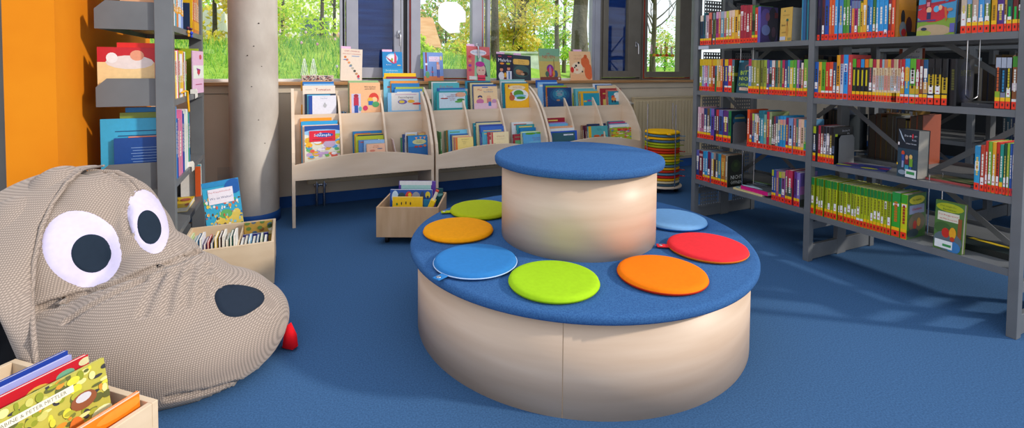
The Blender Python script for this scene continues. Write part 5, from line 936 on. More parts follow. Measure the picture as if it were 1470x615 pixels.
# header card on the second shelf, near bay
m = MB(); Pa, Pb = atX(1299, 82, 3.36), atX(1321.5, 82, 3.36); zb_ = ZN[1]+.001; m.box(3.36, 3.363, Pb.y-.02, Pa.y+.03, zb_, Pa.z+.05, '#8c3820')
m.art((3.36, Pa.y+.012, Pa.z-.02), (0, -1, 0), (0, 0, 1), Pa.y-Pb.y+.02, .07, [('r', 0, 0, 1, 1, '#d8d8dc'), ('t', 'Bücher für', .5, .72, .3, '#303038', .8), ('t', 'Erstleser', .5, .3, .3, '#3838a0', .75)])
tag(m.build('sign_card', 'print'), 'red-brown header card with a white label standing behind the cream spines', 'sign')
# second steel bookcase further right
rb2, part2 = steel_case('', [.9, 1.86, 2.82], 4.75, [[1.4, 1.03, .65, .3]]*2, .3, 'second steel bookcase seen through the gaps of the first one', 1.9)
def far_row(y0, n, z, seed):
    r = random.Random(seed); y = y0
    for k in range(n):
        t = r.uniform(.012, .03); h = r.uniform(.2, .27); c = r.choice(rc+['#8c8c94', '#a08860', '#5a6470'])
        o = book(t, h, .18, c, (4.77, y, z+.0006), name='distant_book', title='#88847c', pages='#6c6458'); y += t+.001
        tag(o, '%s book, %s from right, %s bay, %s shelf of second bookcase' % (cname(c), ordw(k+1), 'near' if y < 1.87 else 'far', {1.4: 'top', 1.03: 'second', .65: 'third'}[z]), 'book', 'books on the second bookcase')
far_row(.95, 22, 1.03, 21); far_row(1.9, 14, 1.03, 22); far_row(1.5, 8, .65, 23); far_row(2.2, 10, .65, 24)
for i, (yy, c) in enumerate(((1.18, '#d8d8e0'), (1.21, '#4858a0'), (1.235, '#c8c8d8'), (1.26, '#d89030'))):
    o = book(.016, .24, .18, c, (4.77, yy, .652+.006), roll=0, tilt=0, name='distant_book'); o.rotation_euler = (.28, 0, 0); tag(o, '%s book leaning on the third shelf of the second bookcase' % ['white', 'blue', 'pale lilac', 'orange'][i], 'book')
# ================================================================ left grey shelf
XL = -.55; YL = [3.085, 4.045]; ZL = [1.415, 1.018, .575, .287]
lc = empty('steel_bookcase', (XL, YL[0], 0)); tag(lc, 'grey steel bookcase standing against the orange wall on the left', 'bookcase')
def lpart(n, fn, mat='steel'):
    m = MB(); m.M = Matrix.Translation((-XL, -YL[0], 0)); fn(m); o = m.build(n, mat, lc); return o
for y in YL:
    lpart('upright', lambda m: m.bbox(XL-.078, XL, y-.025, y+.025, 0, 1.95, .002))
    lpart('foot', lambda m: m.bbox(XL-.35, XL-.078, y-.02, y+.02, 0, .08, .002))
for z in ZL+[1.78]:
    lpart('shelf', lambda m: (m.box(XL-.32, XL-.004, YL[0]+.025, YL[1]-.025, z-.004, z), m.box(XL-.004, XL, YL[0]+.025, YL[1]-.025, z-.032, z), m.box(XL-.32, XL-.316, YL[0]+.025, YL[1]-.025, z-.03, z+.03)))
    for y in (YL[0], YL[1]-.003):
        lpart('side_bracket', lambda m: m.prism([(XL-.078, z-.03), (XL-.078, z+.115), (XL-.285, z+.115), (XL-.33, z+.07), (XL-.33, z-.03)], y, y+.003, 'y'))
def lbook(y, t, h, d, z, col, lab, back=None, title='#e8e4d8', x=XL-.012, spine='', mid=None, top=None):
    o = book(t, h, d, col, (x, y+t, z+.0006), rz=PI, title=title, back=back, name='picture_book', mid=mid, top=top, spine=spine)
    return tag(o, lab, 'book')
lpart('back_panel', lambda m: m.box(XL-.318, XL-.315, YL[0]+.03, YL[1]-.03, .29, .572))
random.seed(11)
A['rot'] = [('r', 0, 0, 1, 1, '#c01c28'), ('r', .0, 0, .8, .72, '#e8c890'), ('e', .45, .72, .34, .13, '#e0d4d0'), ('e', .2, .8, .08, .1, '#e8e4e4'), ('e', .55, .85, .1, .1, '#e09878'), ('r', .12, .2, .62, .22, '#a08050'), ('r', .16, .14, .6, .16, '#a08050'), ('r', .2, .27, .5, .29, '#a08050')]
A['hell'] = [('r', 0, 0, 1, 1, '#38a4d0')]+[('r', .2+.04*(i % 3), .8-.07*i, .85-.05*(i % 2), .815-.07*i, '#1c4c78') for i in range(6)]
A['tief'] = [('r', 0, 0, 1, 1, '#1c4890'), ('e', .25, .02, .25, .1, '#d8a850'), ('e', .6, .02, .2, .12, '#c89848'), ('e', .5, .2, .12, .06, '#e8e4e8')]+[('r', .3+.03*(i % 2), .78-.06*i, .8, .79-.06*i, '#88a8d8') for i in range(6)]
y0 = YL[0]+.03
# top visible shelf
y = y0; z = ZL[0]
for i, (t, c, nm) in enumerate(((.03, '#d8a078', 'peach'), (.02, '#c8b0c8', 'lilac-white'), (.03, '#e8e0e4', 'white'), (.04, '#3c98b0', 'teal'), (.05, '#d07830', 'orange'), (.07, '#b8d0ec', 'pale-blue'), (.06, '#7890d0', 'blue'))):
    lbook(y, t, .25+.01*(i % 3), .22, z, c, '%s book, %s from the near post, top shelf of the left bookcase' % (nm, ordw(i+1)), mid=('#e8a020', .3, .45)); y += t+.002
for i, (t, c, nm) in enumerate(((.03, '#e0b010', 'golden'), (.05, '#c86028', 'rust-orange'), (.05, '#d07838', 'orange'), (.05, '#b87848', 'tan'), (.04, '#d88848', 'pale orange'))):
    lbook(3.73+.052*i, t, .26, .22, z, c, '%s book near the far post, %s in the group, left bookcase top' % (nm, ordw(i+1)), mid=('#e8a828', .1, .3))
m = MB(); m.box(-.77, -.57, 3.70, 3.703, z+.0006, z+.19, '#1c3050'); tag(m.build('bookend', 'print'), 'dark blue plate bookend on the top shelf of the left bookcase', 'bookend')
# middle shelf
y = y0; z = ZL[1]
lbook(y, .012, .275, .30, z, '#c01c28', 'red picture book with cream back panel at the end of the middle left shelf', back=A['rot'], x=XL-.03)
y += .0125
for i, (t, h, c, nm) in enumerate(((.012, .30, '#d82018', 'scarlet'), (.008, .285, '#2890d0', 'blue'), (.03, .27, '#e08030', 'orange'), (.03, .26, '#e8c840', 'yellow'), (.03, .265, '#f0ecec', 'white'), (.022, .27, '#c83060', 'crimson'), (.03, .26, '#90b850', 'green'), (.035, .25, '#e8e0ec', 'pale lilac'), (.04, .25, '#e4e4ec', 'off-white'), (.03, .27, '#e0b020', 'golden'), (.022, .26, '#803070', 'plum'), (.03, .265, '#e8e4dc', 'ivory'), (.022, .265, '#58a040', 'leaf-green'))):
    lbook(y, t, h, .24, z, c, '%s book, %s from the near end of the middle left shelf' % (nm, ordw(i+2)), mid=random.choice([None, ('#d04040', .5, .8), ('#e8c030', .2, .5)])); y += t+.002
A['rosa'] = [('r', 0, 0, 1, 1, '#dcb4d0'), ('e', .7, .86, .12, .06, '#c05060'), ('r', 0, .35, 1, .66, '#e0e4dc'), ('p', [(.3, .6), (.5, .4), (.7, .56)], '#803090'), ('e', .5, .5, .14, .06, '#c03048'), ('r', .2, .2, .8, .22, '#b05078')]
o = book(.01, .28, .2, '#dcb4d0', (0, 0, 0), front=A['rosa'], name='picture_book'); o.matrix_world = Matrix.Translation((-.557, 3.70, z+.0006)) @ Matrix.Rotation(PI/2-.15, 4, 'Z'); tag(o, 'pink book facing out beside the thin spines on the middle left shelf', 'book')
lbook(3.93, .02, .30, .2, z, '#a8c030', 'lime-green tall book near the far post, middle left shelf')
# lower shelf
y = y0; z = ZL[2]
lbook(y, .012, .245, .24, z, '#1c4890', 'dark blue book with desert picture on its back, lower left shelf', back=A['tief'], x=XL-.03)
lbook(y+.0125, .008, .25, .2, z, '#e08058', 'thin salmon book behind the dark blue one, lower left shelf')
lbook(y+.022, .012, .345, .30, z, '#38a4d0', 'large light-blue book with lettering on its back, lower left shelf', back=A['hell'], x=XL-.03)
lbook(y+.036, .014, .375, .24, z, '#7a8c38', 'olive picture book rising behind the light-blue one, lower left shelf')
lbook(y+.052, .03, .40, .22, z, '#1c80c8', 'tall bright blue book topmost on the lower left shelf')
y += .085
for i, (t, h, c, nm) in enumerate(((.03, .33, '#1c3c98', 'royal-blue'), (.09, .32, '#c87898', 'dusty-pink'), (.012, .37, '#e070a0', 'hot-pink'), (.03, .36, '#1c3c8c', 'dark-blue'), (.03, .34, '#2448a0', 'cobalt'), (.035, .36, '#e0e4dc', 'white'), (.03, .35, '#c8dcd0', 'mint-white'), (.03, .36, '#e4e0ec', 'lilac-white'), (.03, .34, '#48a068', 'green'), (.03, .33, '#2878a8', 'steel-blue'))):
    lbook(y, t, h, .22, z, c, '%s tall book, %s from the near end, lower shelf of the left bookcase' % (nm, ordw(i+6))); y += t+.004
# lowest visible shelf
z = ZL[3]
lay(-.80, 3.56, z, .22, .28, .03, '#e0c020', 'yellow flat book with a red-brown cover lying low in the left bookcase', 0, gen_art(['#e0b820', '#6c8030', '#b04020', '#8c6020'], 12))
o = bpy.context.scene.objects
lbook(3.945, .012, .21, .03, z, '#d05828', 'orange-red upright book on the lowest left shelf'); lbook(3.96, .012, .22, .03, z, '#3898a8', 'turquoise upright book on the lowest left shelf'); lbook(3.975, .02, .22, .12, z, '#e0dcd8', 'white upright book on the lowest left shelf')
# label clips and ribbons hanging at the shelf fronts
for i, (yy, z, c) in enumerate(((3.45, ZL[0], '#e0a020'), (3.55, ZL[0], '#2040c0'), (3.35, ZL[1], '#f0b010'), (3.68, ZL[1], '#e8e4dc'), (3.52, ZL[2], '#dcd8cc'))):
    m = MB()
    if i < 2: m.ell((XL+.008, yy, z+.012), (.009, .012, .009), 10, 8, '#5c2038'); m.ell((XL+.01, yy, z-.012), (.009, .012, .012), 10, 8, c); m.ell((XL+.01, yy+.004, z-.032), (.006, .008, .01), 10, 8, c); nm, lab = 'toy_clip', '%s beaded clip hanging on the top shelf edge of the left bookcase' % ('yellow' if i == 0 else 'blue')
    elif i == 2: m.tube([(XL+.004, yy-.09, z+.03), (XL+.006, yy, z+.035), (XL+.008, yy+.05, z+.03), (XL+.01, yy+.05, z-.02), (XL+.012, yy+.06, z-.09)], .006, 6, c); nm, lab = 'ribbon', 'yellow ribbon hanging over the middle shelf edge of the left bookcase'
    else: m.prism([(XL-.02, z+.03), (XL+.01, z+.035), (XL+.018, z+.02), (XL+.018, z-.02), (XL+.006, z-.03), (XL+.006, z+.002), (XL-.02, z+.002)], yy-.008, yy+.008, 'y', c); nm, lab = 'shelf_clip', 'pale plastic clip on the %s shelf edge of the left bookcase' % ('middle' if i == 3 else 'lower')
    tag(m.build(nm, 'print'), lab, 'clip' if i != 2 else 'ribbon')
# ================================================================ dog beanbag
def blend_mesh(ells, voxel=.016, smooth=14, extra=None, floor=True):
    m = MB()
    for c, r, *rot in ells: m.ell(c, r, 40, 24, '#ffffff', rot[0] if rot else None)
    me = bpy.data.meshes.new('blob'); me.from_pydata(m.v, [], m.f); me.update()
    o = bpy.data.objects.new('blob', me); C.objects.link(o)
    md = o.modifiers.new('r', 'REMESH'); md.mode = 'VOXEL'; md.voxel_size = voxel
    s = o.modifiers.new('s', 'SMOOTH'); s.factor = .5; s.iterations = smooth
    bpy.context.view_layer.update()
    me2 = bpy.data.meshes.new_from_object(o.evaluated_get(bpy.context.evaluated_depsgraph_get()))
    bpy.data.objects.remove(o); bpy.data.meshes.remove(me)
    if floor:
        for v in me2.vertices:
            if v.co.z < .012: v.co.z = .0015+max(0, (v.co.z+.1))*.02
    me2.polygons.foreach_set('use_smooth', [True]*len(me2.polygons)); me2.update()
    return me2
def rz(a): return Matrix.Rotation(a, 3, 'Z')
def wrinkle(me, lines):
    """press soft creases along 3-D polylines"""
    for v in me.vertices:
        for pts, dep, wid in lines:
            dmin = 9
            for a, b in zip(pts, pts[1:]):
                ab = b-a; t = max(0, min(1, (v.co-a).dot(ab)/ab.length_squared)); dmin = min(dmin, (v.co-(a+ab*t)).length)
            if dmin < wid*3: 
                g = math.exp(-(dmin/wid)**2); v.co -= v.normal*dep*g
                if dmin > wid*1.0: v.co += v.normal*dep*.35*math.exp(-((dmin-wid*1.7)/(wid*.7))**2)
DOG = empty('dog_beanbag', (-.5, 2.4, 0)); tag(DOG, 'huge beige corduroy dog-head beanbag with cartoon eyes lying on the carpet at left', 'beanbag')
ells = [((-.37, 2.29, .12), (.37, .36, .20)), ((-.37, 2.25, .06), (.34, .31, .10)),((-.50, 2.30, .17), (.33, .34, .24)), ((-.33,2.30,.15),(.29,.3,.20)),((-.42,2.32,.24),(.22,.28,.185)),
        ((-.75, 2.58, .35), (.22, .30, .40)), ((-.82, 2.50, .30), (.22, .30, .38)), ((-.62, 2.50, .26), (.2, .25, .25)), ((-.64,2.30,.16),(.28,.30,.2)), ((-.50, 2.42, .30), (.17, .24, .20)),
        ((-.86, 2.60, .43), (.17, .24, .35)), ((-.93, 2.48, .34), (.2, .25, .36)), ((-.65, 2.56, .42), (.16,.2,.30)), ((-.58, 2.50, .38), (.135,.2,.255))]
bm_ = blend_mesh(ells, .0115, 18)
tree = BVHTree.FromPolygons([v.co[:] for v in bm_.vertices], [list(p.vertices) for p in bm_.polygons])
def hit(px, py, tr=None):
    h = (tr or tree).ray_cast(EYE, ray(px, py).normalized()); return h[0], h[1]
creases = []
def crease(pxs, dep, wid):
    dense = []
    for (ax, ay), (bx, by) in zip(pxs, pxs[1:]):
        n = max(2, int(math.hypot(bx-ax, by-ay)/5)); dense += [(ax+(bx-ax)*i/n, ay+(by-ay)*i/n) for i in range(n)]
    dense.append(pxs[-1]); pts = [hit(*p)[0] for p in dense]; pts = [p for p in pts if p is not None]
    pts = [p for i, p in enumerate(pts) if i == 0 or (p-pts[i-1]).length < .12]
    if len(pts) > 1: creases.append((pts, dep, wid))
crease([(56, 444), (100, 430), (150, 413), (200, 396), (250, 378), (285, 362), (298, 356)], .024, .013)
crease([(97, 462), (130, 440), (165, 422), (205, 404)], .014, .011)
for (x0, y0, x1, y1) in ((232, 396, 205, 452), (254, 390, 238, 450), (276, 384, 266, 440), (300, 380, 292, 428)): crease([(x0, y0), ((x0+x1)/2-3, (y0+y1)/2), (x1, y1)], .010, .013)
crease([(300, 400), (318, 408), (330, 412)], .010, .010)
crease([(240, 572), (300, 562), (350, 545), (395, 512)], .012, .010)
crease([(150, 246), (172, 258), (186, 274)], .012, .012); crease([(184, 300), (182, 318), (186, 335)], .012, .010)
wrinkle(bm_, creases); bm_.update()
tree = BVHTree.FromPolygons([v.co[:] for v in bm_.vertices], [list(p.vertices) for p in bm_.polygons])
def addmesh(me, name, mat, parent, colr=None):
    me.materials.clear(); me.materials.append(MATS[mat]); o = bpy.data.objects.new(name, me); C.objects.link(o); o.parent = parent
    o.matrix_parent_inverse = Matrix.Translation(-Vector(parent.location)); return o
body = addmesh(bm_, 'body', 'waffle_cord', DOG)
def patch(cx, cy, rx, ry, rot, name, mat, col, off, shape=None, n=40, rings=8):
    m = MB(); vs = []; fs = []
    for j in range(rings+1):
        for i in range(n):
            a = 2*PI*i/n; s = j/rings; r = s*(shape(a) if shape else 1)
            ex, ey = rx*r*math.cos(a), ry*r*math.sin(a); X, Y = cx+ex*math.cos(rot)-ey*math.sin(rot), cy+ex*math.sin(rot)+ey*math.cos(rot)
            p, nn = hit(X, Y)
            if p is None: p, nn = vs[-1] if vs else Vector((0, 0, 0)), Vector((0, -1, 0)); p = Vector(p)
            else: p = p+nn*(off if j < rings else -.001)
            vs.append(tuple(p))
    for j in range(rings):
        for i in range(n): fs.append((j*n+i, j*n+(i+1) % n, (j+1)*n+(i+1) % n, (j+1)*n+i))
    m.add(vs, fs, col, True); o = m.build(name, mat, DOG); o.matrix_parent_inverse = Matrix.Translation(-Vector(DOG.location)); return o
e1 = patch(117, 357, 58, 56, .2, 'eye_white', 'matt', '#ccc4e0', .004, lambda a: 1+.05*math.cos(2*a-1)); patch(131, 364.5, 32, 30, 0, 'pupil', 'matt', '#1e2a38', .007).parent = e1
e2 = patch(212, 320, 28, 49, -.28, 'eye_white', 'matt', '#ccc4e0', .004, lambda a: 1-.06*math.cos(a-2.6)); patch(213.5, 327.5, 18, 27, -.2, 'pupil', 'matt', '#1e2a38', .007).parent = e2
patch(342, 431, 36, 23.5, -.05, 'nose', 'matt', '#222c3a', .008, lambda a: 1+.08*math.cos(3*a+.6))
# tongue: small red flap at the muzzle's front
m = MB(); Ta = atZ(405, 500, .03); T0 = Vector((-.035, 2.235, .12)); pts = []
for (px, py, z) in ((409, 470, .10), (418, 463, .11), (426, 480, .06), (428, 497, .02), (420, 503, .008), (405, 500, .008)): pts.append(atZ(px, py, z))
cen = sum(pts, Vector())/len(pts); nn = (EYE-cen).normalized()
vs = [p+nn*.0 for p in pts]+[p-nn*.035 for p in pts]+[cen+nn*.012, cen-nn*.04]; k = len(pts)
fs = [(i, (i+1) % k, 2*k) for i in range(k)]+[(k+(i+1) % k, k+i, 2*k+1) for i in range(k)]+[((i+1) % k, i, k+i, k+(i+1) % k) for i in range(k)]
m.add(vs, fs, '#d81420', True); o = m.build('tongue', 'matt', DOG); o.matrix_parent_inverse = Matrix.Translation(-Vector(DOG.location))
# ears: thick padded flaps
def ear(levels, th, name='ear', mat='waffle_cord'):
    m = MB(); n = 10; ring = []; vs = []; fs = []
    for (ip, iY, op_, oY, tk) in levels:
        a, b = atY(*ip, iY), atY(*op_, oY); d = b-a; nn = Vector((0, -1, .1)); 
        for k in range(2*n):
            s = k/n if k <= n else (2*n-k)/n; sg = 1 if k <= n else -1
            p = a+d*s; bulge = tk*math.sin(PI*min(1, max(0, s*.94+.03)))**.5
            vs.append(tuple(p+nn*bulge*(.5*sg)))
    L = len(levels); w = 2*n
    for j in range(L-1):
        for k in range(w): fs.append((j*w+k, j*w+(k+1) % w, (j+1)*w+(k+1) % w, (j+1)*w+k))
    fs.append(list(range(w))[::-1]); fs.append(list(range((L-1)*w, L*w)))
    m.add(vs, fs, '#c0b0a0', True); o = m.build(name, mat, DOG); o.matrix_parent_inverse = Matrix.Translation(-Vector(DOG.location))
    if len(levels) > 6:
        pp = [atY(*l[0], l[1])+Vector((0, -.006, 0)) for l in levels]; q_ = MB(); q_.tube(pp, [.004]+[.0075]*(len(pp)-2)+[.004], 8, '#d8c8ba'); pi = q_.build('seam_piping', 'waffle_cord', o)
        o.matrix_parent_inverse = Matrix.Translation(-Vector(DOG.location))
    s = o.modifiers.new('s', 'SUBSURF'); s.levels = 1; s.render_levels = 2
    return o
def Yh(px, py, dflt, off=.012):
    h = hit(px, py)[0]; return (h.y-off) if h is not None else dflt
ear([((150, 237.5), Yh(152, 243, 2.5, .0), (128, 236), 2.72, .03), ((120, 243), Yh(124, 248, 2.45), (66, 246), 2.72, .05), ((97, 262), Yh(104, 264, 2.35), (20, 262), 2.62, .06), ((76, 292), Yh(82, 292, 2.25), (-30, 290), 2.5, .07), ((61, 325), Yh(66, 325, 2.2), (-60, 330), 2.4, .08), ((50, 375), Yh(58, 375, 2.12), (-50, 385), 2.25, .08),
     ((46, 430), Yh(62, 430, 2.05, .02), (-6, 440), 2.12, .08), ((50, 490), 1.97, (15, 490), 2.04, .06), ((54, 535), 1.95, (33, 530), 1.99, .045), ((55, 552), 1.945, (44, 550), 1.96, .03)], .05)
m = MB(); fp = []
for (px, py) in ((126, 246), (140, 243), (155, 245), (168, 250), (180, 254), (192, 262), (200, 274)):
    h_ = hit(px, py)
    if h_[0] is not None: fp.append(h_[0]+h_[1]*.004)
if len(fp) > 2:
    m.tube(fp, [.006]+[.014]*(len(fp)-2)+[.006], 10, '#b4a698'); o = m.build('folded_ear', 'waffle_cord', DOG); o.matrix_parent_inverse = Matrix.Translation(-Vector(DOG.location))
patch(4, 520, 52, 96, -.12, 'shade_patch', 'matt', '#0c0c10', .006)  # black colour on the body paints the shaded gap beside the ear
# ================================================================ outdoors
def hgt(x, y): 
    s = max(0, min(1, (y-5.6)/3.2)); b = .55+s*s*(3-2*s)*(1.0 if x < 2.0 else max(.25, 1.0-(x-2.0)*.14))
    return b+.06*math.sin(x*2.1)+.05*math.sin(y*1.7+x)+ (y-9)*.02*(y > 9)
m = MB(); NX, NY = 60, 40; vs = []; fs = []
for j in range(NY+1):
    for i in range(NX+1):
        x = -14+50*i/NX; y = 5.0+(j/NY)**1.6*45; vs.append((x, y, hgt(x, y)))
for j in range(NY):
    for i in range(NX): fs.append((j*(NX+1)+i, j*(NX+1)+i+1, (j+1)*(NX+1)+i+1, (j+1)*(NX+1)+i))
m.add(vs, fs, '#609020', True); tag(m.build('lawn', 'grass'), 'sunlit green grass bank outside the windows', 'grass', kind='structure')
rr = random.Random(5)
m = MB()
for i in range(14000):
    x = rr.uniform(-2.5, 3.6); y = rr.uniform(5.3, 9.0); z = hgt(x, y)-.02; h = rr.uniform(.05, .2); a = rr.uniform(0, PI); dx, dy = math.cos(a)*.008, math.sin(a)*.008; lx, ly = rr.uniform(-.08, .08), rr.uniform(-.05, .05)
    m.add([(x-dx, y-dy, z), (x+dx, y+dy, z), (x+lx, y+ly, z+h)], [(0, 1, 2)], rr.choice(['#80b844', '#98c850', '#68a83c', '#c4dc60', '#78b070', '#dce070']))
tag(m.build('tall_grass', 'foliage'), 'tall bright grass blades on the bank outside the left pane', 'grass', kind='stuff')
m = MB()
for i in range(124):
    x = rr.uniform(-1.3, -.35) if i < 110 else rr.uniform(-.2, .9); y = rr.uniform(5.5, 6.6) if i < 110 else rr.uniform(6.5, 8); z = hgt(x, y)+rr.uniform(.16, .34); s = .018
    m.ell((x, y, z), (s, s, s*1.3), 6, 4, rr.choice(['#f0c8dc', '#e8e0e8', '#f4d8e4', '#e8b0cc']))
    m.tube([(x, y, z-.25), (x, y, z)], .003, 4, '#5c9830')
tag(m.build('flower_bed', 'foliage'), 'pale pink and white spring flowers outside left of the column', 'flowers', kind='stuff')
def canopy(m, c, r, n, cols, s=.06, seed=1, lumps=12):
    q = random.Random(seed); cs = []
    for i in range(lumps):
        a = q.uniform(0, 2*PI); e = q.uniform(-1, 1); k = q.uniform(.3, .95)
        cs.append(((c[0]+r[0]*k*math.cos(a)*math.sqrt(1-e*e), c[1]+r[1]*k*math.sin(a)*math.sqrt(1-e*e), c[2]+r[2]*k*e), q.uniform(.22, .45)))
    for i in range(n):
        (lc, lr) = q.choice(cs); d = Vector((q.gauss(0, 1), q.gauss(0, 1), q.gauss(0, 1))).normalized()*q.uniform(.5, 1)
        p = Vector((lc[0]+d.x*r[0]*lr, lc[1]+d.y*r[1]*lr, lc[2]+d.z*r[2]*lr)); u = Vector((q.gauss(0, 1), q.gauss(0, 1), q.gauss(0, 1))).normalized(); v = u.orthogonal().normalized(); w = s*q.uniform(.6, 1.3)
        m.add([p-u*w-v*w*.0, p+v*w*.6, p+u*w, p-v*w*.6], [(0, 1, 2, 3)], q.choice(cols))
    return cs
def branchy(m, base, top, r, n, seed, spread=1.0, rb=.3):
    q = random.Random(seed); base, top = Vector(base), Vector(top)
    pts = [base+(top-base)*(i/6)+Vector((q.uniform(-.05, .05), q.uniform(-.05, .05), 0))*(i > 0)*r*6 for i in range(7)]
    m.tube(pts, [r*(1.25 if i == 0 else 1)*(1-.11*i) for i in range(7)], 12, '#5c5446')
    for k in range(n):
        t = q.uniform(.25, .98); p = base+(top-base)*t; a = q.uniform(0, 2*PI); L = spread*q.uniform(.5, 1.1)
        d = Vector((math.cos(a), math.sin(a)*.7, q.uniform(.3, 1.0))).normalized(); pp = [p]
        for j in range(5): d = (d+Vector((q.uniform(-.3, .3), q.uniform(-.3, .3), q.uniform(-.1, .35)))).normalized(); pp.append(pp[-1]+d*L/5)
        rr_ = r*rb*(1.1-t*.5); m.tube(pp, [rr_*(1-.17*j) for j in range(6)], 6, '#5c5446')
        for j in (2, 3, 4):
            e = (d+Vector((q.uniform(-1, 1), q.uniform(-1, 1), q.uniform(0, .6)))).normalized(); m.tube([pp[j], pp[j]+e*L*.22, pp[j]+e*L*.4+Vector((0, 0, .05))], [rr_*.35, rr_*.25, rr_*.1], 5, '#5c5446')
LIME = ['#cce838', '#e0f04c', '#b8dc34', '#f0f470', '#a0cc30']; GOLD = ['#f0d848', '#e4d050', '#fae880', '#d0c848', '#b4c848']; GRN = ['#8cc848', '#a8dc58', '#74b83c', '#c0e868', '#5ca040']; RUST = ['#e4d080', '#f0dca0', '#d8c868', '#b8c060', '#e8b888']
def tree(x, y, H, r, label, cols, n=2600, crown=None, seed=1, nb=10, spread=1.4, s=.07, rb=.3, trunk_mat='bark', group=None):
    z = hgt(x, y)-.1; o = empty('tree', (x, y, z)); M0 = Matrix.Translation((-x, -y, -z))
    m = MB(); m.M = M0; branchy(m, (x, y, z), (x+.05, y, z+H), r, nb, seed, spread, rb); m.build('trunk', trunk_mat, o)
    if crown:
        m = MB(); m.M = M0; canopy(m, crown[0], crown[1], n, cols, s, seed); m.build('foliage', 'foliage', o)
    return tag(o, label, 'tree', group)
def wp(px, py, Y): return atY(px, py, Y)
# left pane: young tree in bright leaf, shrub row, white building
p = wp(462, 66, 9.0); tree(p.x, 9.0, 3.2, .035, 'young tree in bright lime leaf outside the left pane', LIME, 1300, ((p.x-.25, 9.0, p.z+.35), (1.1, .8, .65)), 3, 16, 1.1, .04, .5)
p = wp(480, 60, 9.6); tree(p.x, 9.6, 3.2, .03, 'thin leaning tree at the right of the left pane', LIME, 420, ((p.x, 9.6, p.z+.6), (.6, .6, .5)), 8, 12, 1.1, .045, .5)
p = wp(308, 40, 9.5); tree(p.x, 9.5, 2.6, .04, 'golden-leaved shrub tree left of the concrete column', GOLD+RUST[:2], 2200, ((p.x, 9.5, p.z), (1.0, .7, .85)), 4, 8, 1.0, .05, .4)
p = wp(405, 40, 10.5); tree(p.x, 10.5, 2.6, .04, 'lime-leaved tree directly right of the concrete column', LIME, 1000, ((p.x-.2, 10.5, p.z+.3), (.7, .7, .5)), 14, 8, 1.0, .05, .4)
# building far left
def building(x0, x1, y, z0, z1, label, wins):
    o = empty('house', (x0, y, z0)); M0 = Matrix.Translation((-x0, -y, -z0))
    m = MB(); m.M = M0; m.box(x0, x1, y, y+6, z0, z1); m.build('wall', 'house_wall', o)
    for a, b, c, d in wins:
        m = MB(); m.M = M0; m.box(a, b, y-.04, y+.02, c, d, '#7c8890'); w = m.build('window', 'matt', o)
        m = MB(); m.M = M0; m.box(a+.1, b-.1, y-.06, y-.03, c+.1, d-.1, '#4c5c68'); m.build('pane', 'matt', w)
    return tag(o, label, 'building')
b0 = wp(400, 60, 26).x; building(b0-1, wp(489, 60, 26).x+3, 26, .8, 8, 'white apartment house behind the young trees', [(b0+1+i*2.1, b0+2.3+i*2.1, 2.6, 3.7) for i in range(3)]+[(b0+1+i*2.1, b0+2.3+i*2.1, 4.8, 5.8) for i in range(3)])
m = MB(); p = wp(300, 78, 14); m.box(p.x-4, p.x+4, 14, 14.3, .6, wp(320, 76, 14).z); tag(m.build('garden_wall', 'stone'), 'grey stone garden wall behind the flowers, left of the column', 'wall')
p = wp(310, 40, 30); building(p.x-6, p.x-.2, 34, .8, 4.6, 'reddish brick house behind the golden shrub', [])
# middle: house with orange roof seen through the clear sash
p0 = wp(606, 68, 16); o = empty('house', (p0.x-2, 16, .8)); M0 = Matrix.Translation((-(p0.x-2), -16, -.8))
a = wp(600, 68, 16); bpt = wp(632, 68, 16); c_ = wp(608, 30, 16)
m = MB(); m.M = M0; m.box(a.x-3, bpt.x-.1, 16, 20, .8, a.z); m.build('wall', 'house_wall', o)
m = MB(); m.M = M0; m.prism([(a.x-3, a.z), (bpt.x, a.z), (wp(619, 33, 16).x, c_.z+.1), (a.x-2, c_.z+.1)], 15.8, 20.2, 'y'); m.build('roof', 'roof_tile', o)
tag(o, 'small house with a pale orange roof seen through the clear sash', 'building')
for i, (px, Y, w, c, lab) in enumerate(((612, 9.5, .45, LIME, 'lime shrub in front of the orange roof'), (646, 10.5, .6, LIME+GOLD[:2], 'pale green bush behind the clear sash'), (668, 11, .6, GOLD, 'golden bush at the right of the clear sash'), (640, 17, 1.6, GRN+RUST, 'green-brown tree mass behind the paper cutout'), (665, 18, 1.6, GOLD+GRN, 'yellow-green tree mass right of the orange roof'))):
    p = wp(px, 82 if i < 3 else 42, Y); o = empty('shrub', (p.x, Y, hgt(p.x, Y)-.1)); m = MB(); m.M = Matrix.Translation((-p.x, -Y, -(hgt(p.x, Y)-.1)))
    canopy(m, (p.x, Y, p.z), (w, w*.7, w*.9), 1500, c, .045 if i < 3 else .08, 30+i); m.build('foliage', 'foliage', o)
    m = MB(); m.M = Matrix.Translation((-p.x, -Y, -(hgt(p.x, Y)-.1))); m.tube([(p.x, Y, hgt(p.x, Y)-.1), (p.x, Y, p.z)], .03, 8); m.build('stem', 'bark', o); tag(o, lab, 'shrub')
